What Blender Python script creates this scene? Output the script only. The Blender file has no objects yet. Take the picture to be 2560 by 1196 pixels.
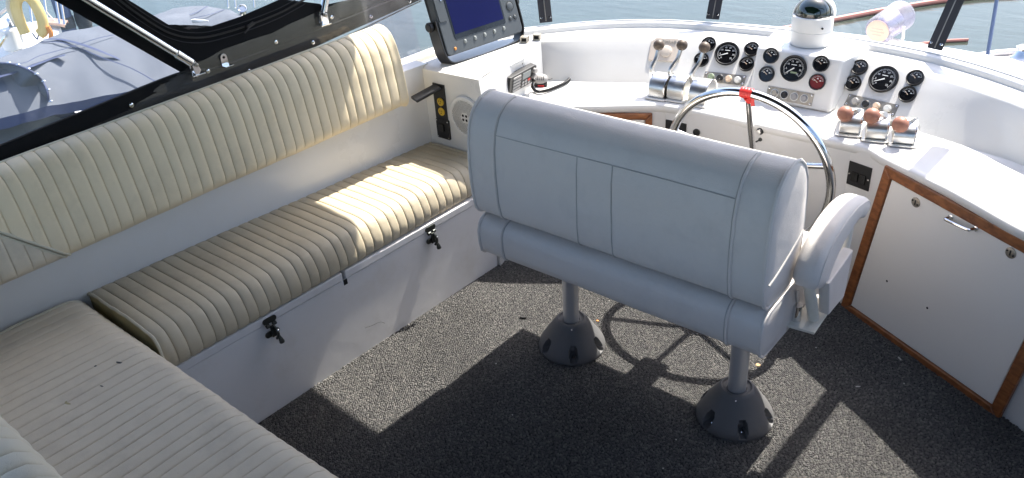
import bpy, bmesh, math, random
from mathutils import Vector, Matrix, noise
random.seed(7)
rad = math.radians
scene = bpy.context.scene
COL = scene.collection

# ------------------------------------------------------------------ camera
F_PX, PITCH, ROLL, YAW = 2068.57, 0.52282856, -0.07256864, 0.72969417
CAM = Vector((0.0, 0.0, 1.8))
_fw = Vector((-math.sin(YAW)*math.cos(PITCH), math.cos(YAW)*math.cos(PITCH), -math.sin(PITCH)))
_r0 = Vector((math.cos(YAW), math.sin(YAW), 0)); _u0 = _r0.cross(_fw)
_r = _r0*math.cos(ROLL) + _u0*math.sin(ROLL); _u = -_r0*math.sin(ROLL) + _u0*math.cos(ROLL)
cd = bpy.data.cameras.new('camera'); cam = bpy.data.objects.new('camera', cd); COL.objects.link(cam)
cd.sensor_width = 36.0; cd.lens = F_PX/2560*36.0; cd.clip_start = 0.02; cd.clip_end = 3000
cam.matrix_world = Matrix(((_r.x, _u.x, -_fw.x, CAM.x), (_r.y, _u.y, -_fw.y, CAM.y), (_r.z, _u.z, -_fw.z, CAM.z), (0, 0, 0, 1)))
scene.camera = cam
# ------------------------------------------------------------------ sky, sun, exposure
SUN = Vector((0.035, 0.66, 1.0)).normalized()
w = bpy.data.worlds.new('World'); scene.world = w; w.use_nodes = True
nt = w.node_tree; nt.nodes.clear()
sky = nt.nodes.new('ShaderNodeTexSky'); sky.sky_type = 'NISHITA'; sky.sun_disc = False
sky.sun_elevation = math.asin(SUN.z); sky.sun_rotation = math.atan2(SUN.x, SUN.y)
sky.air_density = 1.0; sky.dust_density = 2.4; sky.ozone_density = 1.6
bg = nt.nodes.new('ShaderNodeBackground'); bg.inputs[1].default_value = 0.148
wo = nt.nodes.new('ShaderNodeOutputWorld')
nt.links.new(sky.outputs[0], bg.inputs[0]); nt.links.new(bg.outputs[0], wo.inputs[0])
sl = bpy.data.lights.new('sun', 'SUN'); sl.energy = 4.2; sl.angle = rad(0.55); sl.color = (1, 0.95, 0.86)
so = bpy.data.objects.new('sun', sl); COL.objects.link(so)
so.rotation_euler = SUN.to_track_quat('Z', 'Y').to_euler(); so.location = SUN*30
vs = scene.view_settings; vs.view_transform = 'Standard'; vs.look = 'None'; vs.exposure = 1.48; vs.gamma = 1
scene.render.engine = 'CYCLES'

# ------------------------------------------------------------------ pixel -> place helpers
def ray(px, py):
    return _r*((px-1280)/F_PX) - _u*((py-598)/F_PX) + _fw
def at(px, py, x=None, y=None, z=None, p=None, n=None):
    d = ray(px, py)
    if x is not None: t = (x-CAM.x)/d.x
    elif y is not None: t = (y-CAM.y)/d.y
    elif z is not None: t = (z-CAM.z)/d.z
    else: t = (Vector(p)-CAM).dot(Vector(n))/d.dot(Vector(n))
    return CAM + d*t
V = lambda *a: Vector(a)
def lerp(a, b, t): return a + (b-a)*t
def smooth_path(pts, n=8, closed=False):
    """Catmull-Rom through pts."""
    P = [Vector(p) for p in pts]; out = []; m = len(P)
    for i in range(m if closed else m-1):
        if closed: a, b, c, d = P[(i-1) % m], P[i], P[(i+1) % m], P[(i+2) % m]
        else:
            b, c = P[i], P[i+1]; a = P[i-1] if i > 0 else b*2-c; d = P[i+2] if i+2 < m else c*2-b
        for k in range(n):
            t = k/n
            out.append(0.5*((2*b) + (c-a)*t + (2*a-5*b+4*c-d)*t*t + (3*b-a-3*c+d)*t**3))
    if not closed: out.append(P[-1].copy())
    return out

# ------------------------------------------------------------------ mesh builder
class MB:
    def __init__(s): s.v = []; s.f = []
    def add(s, vs, fs):
        o = len(s.v); s.v += [Vector(p) for p in vs]; s.f += [tuple(i+o for i in f) for f in fs]; return s
    def quad(s, a, b, c, d): return s.add([a, b, c, d], [(0, 1, 2, 3)])
    def poly(s, pts): return s.add(pts, [tuple(range(len(pts)))])
    def box(s, c, size, ax=None):
        X, Y, Z = ax or (V(1, 0, 0), V(0, 1, 0), V(0, 0, 1)); c = Vector(c)
        h = [X*size[0]/2, Y*size[1]/2, Z*size[2]/2]
        vs = [c+h[0]*i+h[1]*j+h[2]*k for k in (-1, 1) for j in (-1, 1) for i in (-1, 1)]
        return s.add(vs, [(0, 2, 3, 1), (4, 5, 7, 6), (0, 1, 5, 4), (2, 6, 7, 3), (0, 4, 6, 2), (1, 3, 7, 5)])
    def prism(s, pts, d):
        """closed polygon pts extruded by vector d"""
        pts = [Vector(p) for p in pts]; n = len(pts); d = Vector(d)
        s.add(pts+[p+d for p in pts], [tuple(reversed(range(n))), tuple(range(n, 2*n))]+[(i, (i+1) % n, n+(i+1) % n, n+i) for i in range(n)])
        return s
    def rbox(s, c, size, ax, r=.01, seg=4, axis=2):
        """box with corners rounded around ax[axis]"""
        o = [0, 1, 2]; o.remove(axis); A, B, N = ax[o[0]], ax[o[1]], ax[axis]
        a, b = size[o[0]]/2-r, size[o[1]]/2-r; pts = []
        for k, (sa, sb) in enumerate(((1, 1), (-1, 1), (-1, -1), (1, -1))):
            for j in range(seg+1):
                t = math.pi/2*(k+j/seg); pts.append(Vector(c)+A*(sa*a+r*math.cos(t))+B*(sb*b+r*math.sin(t))-N*size[axis]/2)
        return s.prism(pts, N*size[axis])
    def tube(s, path, r, seg=10, cap=True, closed=False):
        P = [Vector(p) for p in path]; n = len(P); R = r if isinstance(r, (list, tuple)) else [r]*n
        T = []
        for i in range(n):
            a = P[(i-1) % n] if (closed or i > 0) else P[i]; b = P[(i+1) % n] if (closed or i < n-1) else P[i]
            t = (b-a); T.append(t.normalized() if t.length > 1e-9 else V(0, 0, 1))
        up = V(0, 0, 1) if abs(T[0].z) < .9 else V(1, 0, 0); u = T[0].cross(up).normalized(); vs = []
        for i in range(n):
            u = (u-T[i]*u.dot(T[i])); u = u.normalized() if u.length > 1e-6 else T[i].orthogonal().normalized(); w_ = T[i].cross(u)
            for k in range(seg):
                t = 2*math.pi*k/seg; vs.append(P[i]+(u*math.cos(t)+w_*math.sin(t))*R[i])
        fs = [(i*seg+k, i*seg+(k+1) % seg, ((i+1) % n)*seg+(k+1) % seg, ((i+1) % n)*seg+k) for i in range(n if closed else n-1) for k in range(seg)]
        if cap and not closed: fs += [tuple(reversed(range(seg))), tuple(range((n-1)*seg, n*seg))]
        return s.add(vs, fs)
    def cyl(s, a, b, r, seg=20, r2=None):
        return s.tube([a, b], [r, r if r2 is None else r2], seg)
    def lathe(s, c, axis, prof, seg=32):
        """prof: (radius, height along axis)"""
        axis = Vector(axis).normalized(); u = axis.orthogonal().normalized(); w_ = axis.cross(u); c = Vector(c); vs = []
        for (r, h) in prof:
            for k in range(seg):
                t = 2*math.pi*k/seg; vs.append(c+axis*h+(u*math.cos(t)+w_*math.sin(t))*max(r, 1e-5))
        n = len(prof)
        fs = [(i*seg+k, i*seg+(k+1) % seg, (i+1)*seg+(k+1) % seg, (i+1)*seg+k) for i in range(n-1) for k in range(seg)]
        fs += [tuple(reversed(range(seg))), tuple(range((n-1)*seg, n*seg))]
        return s.add(vs, fs)
    def ball(s, c, r, seg=20, rings=12, sc=(1, 1, 1), ax=None):
        X, Y, Z = ax or (V(1, 0, 0), V(0, 1, 0), V(0, 0, 1)); c = Vector(c); vs = [c+Z*r*sc[2]]
        for i in range(1, rings):
            t = math.pi*i/rings
            for k in range(seg):
                p = 2*math.pi*k/seg; vs.append(c+X*(r*sc[0]*math.sin(t)*math.cos(p))+Y*(r*sc[1]*math.sin(t)*math.sin(p))+Z*(r*sc[2]*math.cos(t)))
        vs.append(c-Z*r*sc[2]); L = len(vs)-1
        fs = [(0, 1+k, 1+(k+1) % seg) for k in range(seg)]
        for i in range(rings-2):
            o = 1+i*seg; fs += [(o+k, o+seg+k, o+seg+(k+1) % seg, o+(k+1) % seg) for k in range(seg)]
        o = 1+(rings-2)*seg; fs += [(o+k, L, o+(k+1) % seg) for k in range(seg)]
        return s.add(vs, fs)
    def grid(s, rows, closed_u=False):
        n, m = len(rows), len(rows[0]); vs = [p for r in rows for p in r]
        fs = [(i*m+j, i*m+(j+1) % m, (i+1)*m+(j+1) % m, (i+1)*m+j) for i in range(n-1) for j in range(m if closed_u else m-1)]
        return s.add(vs, fs)
    def build(s, name, m, parent=None, smooth=35, bevel=0, bseg=2, recalc=True):
        me = bpy.data.meshes.new(name)
        me.from_pydata([tuple(p) for p in s.v], [], s.f)
        bm = bmesh.new(); bm.from_mesh(me)
        if recalc:
            bmesh.ops.remove_doubles(bm, verts=bm.verts, dist=1e-6)
            bmesh.ops.recalc_face_normals(bm, faces=bm.faces)
        if bevel:
            ed = [e for e in bm.edges if len(e.link_faces) == 2 and e.calc_face_angle(0) > rad(30)]
            bmesh.ops.bevel(bm, geom=ed, offset=bevel, segments=bseg, profile=.5, affect='EDGES', clamp_overlap=True)
        if smooth:
            for f in bm.faces: f.smooth = True
            for e in bm.edges:
                if len(e.link_faces) == 2 and e.calc_face_angle(0) > rad(smooth): e.smooth = False
        bm.to_mesh(me); bm.free()
        me.materials.append(m)
        o = bpy.data.objects.new(name, me); COL.objects.link(o)
        if bevel and smooth:
            wn = o.modifiers.new('normals', 'WEIGHTED_NORMAL'); wn.keep_sharp = True; wn.weight = 80
        if parent is not None: adopt(o, parent)
        return o
ROOT_LOC = {}
def adopt(o, parent):
    o.parent = parent
    o.matrix_parent_inverse = Matrix.Translation(ROOT_LOC.get(parent.name, V(0, 0, 0))).inverted()
def thing(name, label, cat, loc, group=None):
    o = bpy.data.objects.new(name, None); COL.objects.link(o); o.location = loc; o.empty_display_size = .05
    ROOT_LOC[o.name] = Vector(loc)
    o['label'] = label; o['category'] = cat
    if group: o['group'] = group
    return o
def tag(o, label, cat, group=None):
    o['label'] = label; o['category'] = cat
    if group: o['group'] = group
    return o
def text_mesh(txt, size, O, X, Y, N, depth=.001, align='CENTER'):
    """returns MB with extruded lettering lying in plane O,X,Y"""
    cu = bpy.data.curves.new('t', 'FONT'); cu.body = txt; cu.size = size; cu.extrude = depth/2; cu.align_x = align; cu.align_y = 'CENTER'
    cu.resolution_u = 2
    ob = bpy.data.objects.new('t', cu); COL.objects.link(ob)
    dg = bpy.context.evaluated_depsgraph_get(); me = bpy.data.meshes.new_from_object(ob.evaluated_get(dg))
    b = MB(); b.add([Vector(O)+X*v.co.x+Y*v.co.y+N*(v.co.z+depth/2) for v in me.vertices], [tuple(p.vertices) for p in me.polygons])
    bpy.data.objects.remove(ob); bpy.data.curves.remove(cu); bpy.data.meshes.remove(me)
    return b
def frame(n, up=V(0, 0, 1)):
    """axes X (right seen from outside), Y (up), N"""
    N = Vector(n).normalized(); X = Vector(up).cross(N).normalized(); return X, N.cross(X), N

# ------------------------------------------------------------------ materials
def nodes(name):
    m = bpy.data.materials.new(name); m.use_nodes = True; t = m.node_tree
    return m, t, t.nodes['Principled BSDF'], t.nodes, t.links
def mat(name, col, rough=.5, metal=0, var=.06, scale=6, bump=0, bscale=200, spec=.5, coat=0, stain=None, stain_amt=.5, sscale=3, rvar=.1, wave=0, wscale=4, crease=0):
    """plain surface with procedural colour variation, roughness variation, fine relief and optional stains"""
    m, t, b, N, L = nodes(name)
    tc = N.new('ShaderNodeTexCoord')
    nz = N.new('ShaderNodeTexNoise'); nz.inputs['Scale'].default_value = scale; nz.inputs['Detail'].default_value = 6; nz.inputs['Roughness'].default_value = .65
    L.new(tc.outputs['Object'], nz.inputs['Vector'])
    mx = N.new('ShaderNodeMix'); mx.data_type = 'RGBA'
    mx.inputs[6].default_value = (*[c*(1-var) for c in col], 1); mx.inputs[7].default_value = (*[min(1, c*(1+var)) for c in col], 1)
    L.new(nz.outputs['Fac'], mx.inputs[0]); out = mx.outputs[2]
    if stain:
        n2 = N.new('ShaderNodeTexNoise'); n2.inputs['Scale'].default_value = sscale; n2.inputs['Detail'].default_value = 8; n2.inputs['Roughness'].default_value = .7
        L.new(tc.outputs['Object'], n2.inputs['Vector'])
        rp = N.new('ShaderNodeValToRGB'); rp.color_ramp.elements[0].position = .5; rp.color_ramp.elements[1].position = .75
        rp.color_ramp.elements[1].color = (stain_amt,)*3+(1,)
        L.new(n2.outputs['Fac'], rp.inputs['Fac'])
        m2 = N.new('ShaderNodeMix'); m2.data_type = 'RGBA'; m2.inputs[7].default_value = (*stain, 1)
        L.new(rp.outputs[0], m2.inputs[0]); L.new(out, m2.inputs[6]); out = m2.outputs[2]
    L.new(out, b.inputs['Base Color'])
    b.inputs['Metallic'].default_value = metal; b.inputs['Specular IOR Level'].default_value = spec
    mr = N.new('ShaderNodeMapRange'); mr.inputs[3].default_value = max(0, rough-rvar*rough); mr.inputs[4].default_value = min(1, rough+rvar*rough)
    L.new(nz.outputs['Fac'], mr.inputs[0]); L.new(mr.outputs[0], b.inputs['Roughness'])
    if coat: b.inputs['Coat Weight'].default_value = coat; b.inputs['Coat Roughness'].default_value = .08
    if bump:
        n3 = N.new('ShaderNodeTexNoise'); n3.inputs['Scale'].default_value = bscale; n3.inputs['Detail'].default_value = 4
        L.new(tc.outputs['Object'], n3.inputs['Vector'])
        bp = N.new('ShaderNodeBump'); bp.inputs['Strength'].default_value = bump; bp.inputs['Distance'].default_value = .002
        L.new(n3.outputs['Fac'], bp.inputs['Height']); nrm = bp.outputs[0]
        if wave:
            n4 = N.new('ShaderNodeTexNoise'); n4.inputs['Scale'].default_value = wscale; n4.inputs['Detail'].default_value = 2; L.new(tc.outputs['Object'], n4.inputs['Vector'])
            b4 = N.new('ShaderNodeBump'); b4.inputs['Strength'].default_value = wave; b4.inputs['Distance'].default_value = .02; L.new(n4.outputs['Fac'], b4.inputs['Height']); L.new(nrm, b4.inputs['Normal']); nrm = b4.outputs[0]
        if crease:
            nd = N.new('ShaderNodeTexNoise'); nd.inputs['Scale'].default_value = 14; nd.inputs['Detail'].default_value = 3; L.new(tc.outputs['Object'], nd.inputs['Vector'])
            mxv = N.new('ShaderNodeMix'); mxv.data_type = 'RGBA'; mxv.inputs[0].default_value = .08; L.new(tc.outputs['Object'], mxv.inputs[6]); L.new(nd.outputs['Color'], mxv.inputs[7])
            v5 = N.new('ShaderNodeTexVoronoi'); v5.feature = 'DISTANCE_TO_EDGE'; v5.inputs['Scale'].default_value = 60; L.new(mxv.outputs[2], v5.inputs['Vector'])
            mr5 = N.new('ShaderNodeMapRange'); mr5.inputs[1].default_value = 0; mr5.inputs[2].default_value = .05; L.new(v5.outputs['Distance'], mr5.inputs[0])
            nm = N.new('ShaderNodeTexNoise'); nm.inputs['Scale'].default_value = 3.2; L.new(tc.outputs['Object'], nm.inputs['Vector'])
            ms5 = N.new('ShaderNodeMapRange'); ms5.inputs[1].default_value = .5; ms5.inputs[2].default_value = .68; ms5.inputs[3].default_value = 0; ms5.inputs[4].default_value = crease; L.new(nm.outputs['Fac'], ms5.inputs[0])
            b5 = N.new('ShaderNodeBump'); b5.inputs['Distance'].default_value = .0035; L.new(ms5.outputs[0], b5.inputs['Strength']); L.new(mr5.outputs[0], b5.inputs['Height']); L.new(nrm, b5.inputs['Normal']); nrm = b5.outputs[0]
        L.new(nrm, b.inputs['Normal'])
    return m
def clear_mat(name, tint, haze=.0, rough=.03, fres=1.45):
    m, t, b, N, L = nodes(name); N.remove(b)
    o = N['Material Output']; tr = N.new('ShaderNodeBsdfTransparent'); tr.inputs[0].default_value = (*tint, 1)
    gl = N.new('ShaderNodeBsdfGlossy'); gl.inputs['Roughness'].default_value = rough
    fr0 = N.new('ShaderNodeFresnel'); fr0.inputs['IOR'].default_value = fres; fr = N.new('ShaderNodeMath'); fr.operation = 'MINIMUM'; fr.inputs[1].default_value = .10; L.new(fr0.outputs[0], fr.inputs[0])
    tc = N.new('ShaderNodeTexCoord'); nz = N.new('ShaderNodeTexNoise'); nz.inputs['Scale'].default_value = 2.2; nz.inputs['Detail'].default_value = 1
    L.new(tc.outputs['Object'], nz.inputs['Vector']); bp = N.new('ShaderNodeBump'); bp.inputs['Strength'].default_value = .12; bp.inputs['Distance'].default_value = .02
    L.new(nz.outputs['Fac'], bp.inputs['Height']); L.new(bp.outputs[0], gl.inputs['Normal'])
    mx = N.new('ShaderNodeMixShader'); L.new(fr.outputs[0], mx.inputs[0]); L.new(tr.outputs[0], mx.inputs[1]); L.new(gl.outputs[0], mx.inputs[2])
    last = mx.outputs[0]
    if haze:
        df = N.new('ShaderNodeBsdfDiffuse'); df.inputs[0].default_value = (.8, .8, .82, 1)
        n2 = N.new('ShaderNodeTexNoise'); n2.inputs['Scale'].default_value = 5; n2.inputs['Detail'].default_value = 7; n2.inputs['Distortion'].default_value = 1.2
        L.new(tc.outputs['Object'], n2.inputs['Vector'])
        mr = N.new('ShaderNodeMapRange'); mr.inputs[1].default_value = .4; mr.inputs[2].default_value = .75; mr.inputs[3].default_value = haze*.5; mr.inputs[4].default_value = haze*1.6
        L.new(n2.outputs['Fac'], mr.inputs[0])
        m2 = N.new('ShaderNodeMixShader'); L.new(mr.outputs[0], m2.inputs[0]); L.new(last, m2.inputs[1]); L.new(df.outputs[0], m2.inputs[2]); last = m2.outputs[0]
    L.new(last, o.inputs[0])
    return m
def carpet_mat(pile=True):
    m, t, b, N, L = nodes('charcoal loop carpet' if pile else 'carpet backing')
    tc = N.new('ShaderNodeTexCoord')
    if not pile:
        b.inputs['Base Color'].default_value = (.012, .012, .013, 1); b.inputs['Roughness'].default_value = .9
        nz = N.new('ShaderNodeTexNoise'); nz.inputs['Scale'].default_value = 300; L.new(tc.outputs['Object'], nz.inputs['Vector'])
        bp = N.new('ShaderNodeBump'); bp.inputs['Strength'].default_value = .8; bp.inputs['Distance'].default_value = .003; L.new(nz.outputs['Fac'], bp.inputs['Height']); L.new(bp.outputs[0], b.inputs['Normal'])
        return m
    ge = N.new('ShaderNodeNewGeometry')
    rp = N.new('ShaderNodeValToRGB'); e = rp.color_ramp.elements; rp.color_ramp.interpolation = 'LINEAR'
    e[0].position = 0; e[0].color = (.042, .0415, .041, 1); e[1].position = 1; e[1].color = (.18, .17, .156, 1)
    k = e.new(.42); k.color = (.073, .071, .068, 1); k = e.new(.8); k.color = (.108, .103, .097, 1)
    L.new(ge.outputs['Random Per Island'], rp.inputs['Fac'])
    ms = N.new('ShaderNodeMix'); ms.data_type = 'RGBA'; ms.blend_type = 'MULTIPLY'; ms.inputs[0].default_value = 1
    big = N.new('ShaderNodeTexNoise'); big.inputs['Scale'].default_value = 3.5; big.inputs['Detail'].default_value = 5; L.new(tc.outputs['Object'], big.inputs['Vector'])
    mr = N.new('ShaderNodeMapRange'); mr.inputs[1].default_value = .3; mr.inputs[2].default_value = .7; mr.inputs[3].default_value = .8; mr.inputs[4].default_value = 1.2
    L.new(big.outputs['Fac'], mr.inputs[0]); L.new(rp.outputs[0], ms.inputs[6]); L.new(mr.outputs[0], ms.inputs[7]); L.new(ms.outputs[2], b.inputs['Base Color'])
    b.inputs['Roughness'].default_value = .45; b.inputs['Specular IOR Level'].default_value = .6
    fi = N.new('ShaderNodeTexNoise'); fi.inputs['Scale'].default_value = 900; L.new(tc.outputs['Object'], fi.inputs['Vector'])
    bp = N.new('ShaderNodeBump'); bp.inputs['Strength'].default_value = .5; bp.inputs['Distance'].default_value = .001; L.new(fi.outputs['Fac'], bp.inputs['Height']); L.new(bp.outputs[0], b.inputs['Normal'])
    return m
def wood_mat(name, c1, c2, axis=0):
    m, t, b, N, L = nodes(name); tc = N.new('ShaderNodeTexCoord'); mp = N.new('ShaderNodeMapping')
    sc = [40, 40, 40]; sc[axis] = 4; mp.inputs['Scale'].default_value = sc
    L.new(tc.outputs['Object'], mp.inputs['Vector']); nz = N.new('ShaderNodeTexNoise'); nz.inputs['Scale'].default_value = 1.5; nz.inputs['Detail'].default_value = 9; nz.inputs['Distortion'].default_value = .6
    L.new(mp.outputs[0], nz.inputs['Vector']); rp = N.new('ShaderNodeValToRGB'); e = rp.color_ramp.elements
    e[0].position = .32; e[0].color = (*c1, 1); e[1].position = .68; e[1].color = (*c2, 1); L.new(nz.outputs['Fac'], rp.inputs['Fac']); L.new(rp.outputs[0], b.inputs['Base Color'])
    b.inputs['Roughness'].default_value = .38; b.inputs['Coat Weight'].default_value = .4; b.inputs['Coat Roughness'].default_value = .2
    bp = N.new('ShaderNodeBump'); bp.inputs['Strength'].default_value = .15; bp.inputs['Distance'].default_value = .001; L.new(nz.outputs['Fac'], bp.inputs['Height']); L.new(bp.outputs[0], b.inputs['Normal'])
    return m
def water_mat():
    m, t, b, N, L = nodes('green harbour water'); tc = N.new('ShaderNodeTexCoord')
    b.inputs['Base Color'].default_value = (.055, .115, .105, 1); b.inputs['Roughness'].default_value = .12; b.inputs['IOR'].default_value = 1.33
    mp = N.new('ShaderNodeMapping'); mp.inputs['Scale'].default_value = (1, 2.2, 1); mp.inputs['Rotation'].default_value = (0, 0, rad(18)); L.new(tc.outputs['Object'], mp.inputs['Vector'])
    n1 = N.new('ShaderNodeTexNoise'); n1.inputs['Scale'].default_value = 1.6; n1.inputs['Detail'].default_value = 5; L.new(mp.outputs[0], n1.inputs['Vector'])
    n2 = N.new('ShaderNodeTexNoise'); n2.inputs['Scale'].default_value = .25; n2.inputs['Detail'].default_value = 3; L.new(mp.outputs[0], n2.inputs['Vector'])
    ad = N.new('ShaderNodeMath'); ad.operation = 'MULTIPLY_ADD'; ad.inputs[1].default_value = 1.5; L.new(n2.outputs['Fac'], ad.inputs[0]); L.new(n1.outputs['Fac'], ad.inputs[2])
    bp = N.new('ShaderNodeBump'); bp.inputs['Strength'].default_value = .16; bp.inputs['Distance'].default_value = .06; L.new(ad.outputs[0], bp.inputs['Height']); L.new(bp.outputs[0], b.inputs['Normal'])
    rp = N.new('ShaderNodeMix'); rp.data_type = 'RGBA'; rp.inputs[6].default_value = (.028, .042, .032, 1); rp.inputs[7].default_value = (.042, .058, .040, 1)
    L.new(n2.outputs['Fac'], rp.inputs[0]); L.new(rp.outputs[2], b.inputs['Base Color'])
    return m
M = {}
M['gel'] = mat('white gelcoat', (.72, .71, .685), .28, var=.03, scale=3, bump=.05, bscale=60, wave=.08, wscale=5, coat=.3, stain=(.60, .56, .48), stain_amt=.22, sscale=2.5)
M['gel_in'] = mat('painted fibreglass locker', (.71, .70, .69), .4, var=.04, scale=4, bump=.08, bscale=90, wave=.12, wscale=5, stain=(.52, .48, .41), stain_amt=.4, sscale=5)
M['panel_white'] = mat('white laminate door', (.84, .815, .78), .42, var=.02, scale=3, bump=.03, bscale=200)
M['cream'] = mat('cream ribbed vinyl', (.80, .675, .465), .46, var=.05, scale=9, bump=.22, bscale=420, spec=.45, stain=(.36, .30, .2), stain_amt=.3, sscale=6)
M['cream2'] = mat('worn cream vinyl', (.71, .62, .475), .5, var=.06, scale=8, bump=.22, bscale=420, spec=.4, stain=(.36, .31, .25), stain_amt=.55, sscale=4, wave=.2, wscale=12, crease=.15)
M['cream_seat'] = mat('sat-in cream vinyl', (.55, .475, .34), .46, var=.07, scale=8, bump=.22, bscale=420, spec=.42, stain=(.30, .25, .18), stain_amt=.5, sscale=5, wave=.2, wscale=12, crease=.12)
M['cream_dark'] = mat('aged cream boxing vinyl', (.44, .37, .19), .6, var=.2, scale=14, bump=.2, bscale=300, stain=(.2, .16, .09), stain_amt=.6, sscale=9)
M['seam'] = mat('shade toned seam thread', (.42, .405, .39), .7, var=.2, scale=30)  # toned dark to stand in for shade along the seams; stitching shares it
M['pipe'] = mat('cream piping', (.60, .55, .42), .5, var=.05)
M['helm'] = mat('light grey seat vinyl', (.66, .62, .585), .48, var=.06, scale=7, bump=.4, bscale=300, wave=.4, wscale=7, crease=.25, spec=.4, stain=(.38, .37, .36), stain_amt=.3, sscale=7)
M['carpet'] = carpet_mat(); M['backing'] = carpet_mat(False)
M['teak'] = wood_mat('varnished teak', (.17, .055, .017), (.36, .13, .042), 0)
M['teak_old'] = wood_mat('weathered teak trim', (.36, .2, .12), (.5, .3, .19), 0)
M['steel'] = mat('polished stainless steel', (.78, .77, .75), .1, 1, var=.04, scale=20, rvar=.5)
M['alu'] = mat('brushed cast aluminium', (.74, .73, .70), .32, 1, var=.08, scale=30, bump=.1, bscale=400, rvar=.4)
M['alu_tube'] = mat('anodised aluminium tube', (.62, .62, .63), .42, .6, var=.04, scale=30)
M['dull_steel'] = mat('tarnished steel plate', (.40, .37, .32), .45, .8, var=.25, scale=60, bump=.15, bscale=300, stain=(.16, .11, .06), stain_amt=.7, sscale=40)
M['bronze'] = mat('dark oxidised bronze', (.055, .06, .055), .38, .7, var=.3, scale=40, bump=.2, bscale=200)
M['black'] = mat('black plastic', (.012, .012, .013), .42, var=.2, bump=.1, bscale=500)
M['black_gloss'] = mat('gloss black dial', (.006, .006, .007), .12, var=.1)
M['grey_plastic'] = mat('charcoal moulded plastic', (.115, .115, .118), .55, var=.15, scale=15, bump=.25, bscale=500, stain=(.16, .15, .14), stain_amt=.35, sscale=12)
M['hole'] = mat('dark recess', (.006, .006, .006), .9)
M['canvas'] = mat('black marine canvas', (.0075, .008, .010), .85, var=.25, scale=5, bump=.5, bscale=900, spec=.2, stain=(.04, .035, .03), stain_amt=.35, sscale=4)
M['canvas_trim'] = mat('black binding tape', (.022, .022, .026), .7, var=.2, bump=.4, bscale=700)
M['bezel'] = mat('grey instrument housing', (.062, .072, .08), .5, var=.06, bump=.08, bscale=600)
M['screen'] = mat('dark blue screen', (.004, .005, .055), .2, spec=.15, var=.08, scale=2)
M['rubber'] = mat('grey rubber key', (.22, .24, .24), .6)
M['amber'] = mat('amber power key', (.55, .22, .04), .5)
M['white'] = mat('white paint marks', (.78, .78, .76), .5, var=.02)
M['white_plastic'] = mat('white moulded plastic', (.74, .73, .70), .35, var=.03, scale=8, stain=(.5, .46, .4), stain_amt=.2)
M['cream_metal'] = mat('off white powder coat', (.70, .68, .60), .4, var=.05, scale=12, stain=(.45, .36, .24), stain_amt=.3, sscale=14)
M['red'] = mat('red tape', (.62, .035, .03), .4, var=.12, scale=40)
M['red_dial'] = mat('dull red dial', (.16, .018, .018), .2, var=.1)
M['knob_dark'] = mat('worn dark wood knob', (.085, .062, .045), .5, var=.35, scale=30, bump=.2, bscale=150, stain=(.28, .2, .13), stain_amt=.6, sscale=25)
M['knob_tan'] = mat('terracotta wood knob', (.33, .145, .095), .5, var=.18, scale=30, bump=.1, bscale=150)
M['yellow'] = mat('yellow outlet', (.66, .43, .03), .45)
M['ap_cream'] = mat('aged cream plastic', (.62, .54, .46), .45, var=.05)
M['olive'] = mat('faded green button', (.20, .25, .16), .55)
M['peach'] = mat('faded peach button', (.62, .47, .34), .55)
M['clear_btn'] = mat('pale grey button', (.62, .62, .6), .3)
M['silver_plastic'] = mat('silver grey plastic', (.30, .29, .28), .42, var=.08)
M['dome'] = mat('dark compass dome', (.004, .012, .008), .04, spec=.8, coat=1)
M['acrylic'] = clear_mat('clear acrylic', (.95, .95, .965), haze=.05)
M['acrylic_edge'] = clear_mat('violet tinted acrylic lap', (.80, .76, .84), haze=.12)
M['vinyl_clear'] = clear_mat('clear vinyl window', (.94, .95, .97), haze=.06, rough=.05)
M['water'] = water_mat()
M['cover'] = mat('dusty blue boat canvas', (.115, .13, .155), .8, var=.1, scale=2, bump=.3, bscale=300, stain=(.20, .215, .24), stain_amt=.5, sscale=1.5)
M['cover_dark'] = mat('navy canvas tape and shade', (.045, .06, .12), .8, var=.15)
M['rope'] = mat('white rope', (.62, .6, .55), .8, bump=.5, bscale=200)
M['hull_white'] = mat('white boat hull', (.76, .75, .72), .3, var=.04, scale=1)
M['deck_cream'] = mat('pale deck paint', (.70, .62, .56), .6, var=.04, bump=.2, bscale=150)
M['buoy'] = mat('faded yellow buoy cover', (.68, .52, .20), .7, var=.12, scale=4, bump=.3, bscale=60)
M['orange'] = mat('orange strap', (.70, .25, .05), .6)
M['boom'] = mat('faded red floating hose', (.58, .21, .15), .6, var=.15, scale=2)
M['nav_blue'] = mat('blue painted pole', (.12, .16, .26), .5)
M['pile'] = mat('weathered dark piling', (.07, .075, .08), .8, var=.3, scale=4, bump=.5, bscale=20)
M['label'] = mat('printed paper tag', (.62, .6, .58), .7)
M['disc'] = mat('pale peach lamp back', (.68, .50, .38), .5)
M['chip'] = mat('wood chip', (.5, .32, .16), .8)
# ================================================================== STRUCTURE
def struct(o): o['kind'] = 'structure'; return o
ZL = .625                       # ledge height
wallx = lambda y: -2.41+.077*(y-.7)
# --- water
b = MB(); b.quad(V(-900, -900, -3.3), V(900, -900, -3.3), V(900, 900, -3.3), V(-900, 900, -3.3))
struct(b.build('water', M['water'], smooth=0))
# --- carpet floor (dense enough for a wavy edge)
b = MB(); b.quad(V(-2.02, -1.6, 0), V(.45, -1.6, 0), V(.45, 2.68, 0), V(-2.02, 2.68, 0))
struct(b.build('carpet_floor', M['backing'], smooth=0))
CARPET = bpy.data.objects['carpet_floor']
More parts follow.
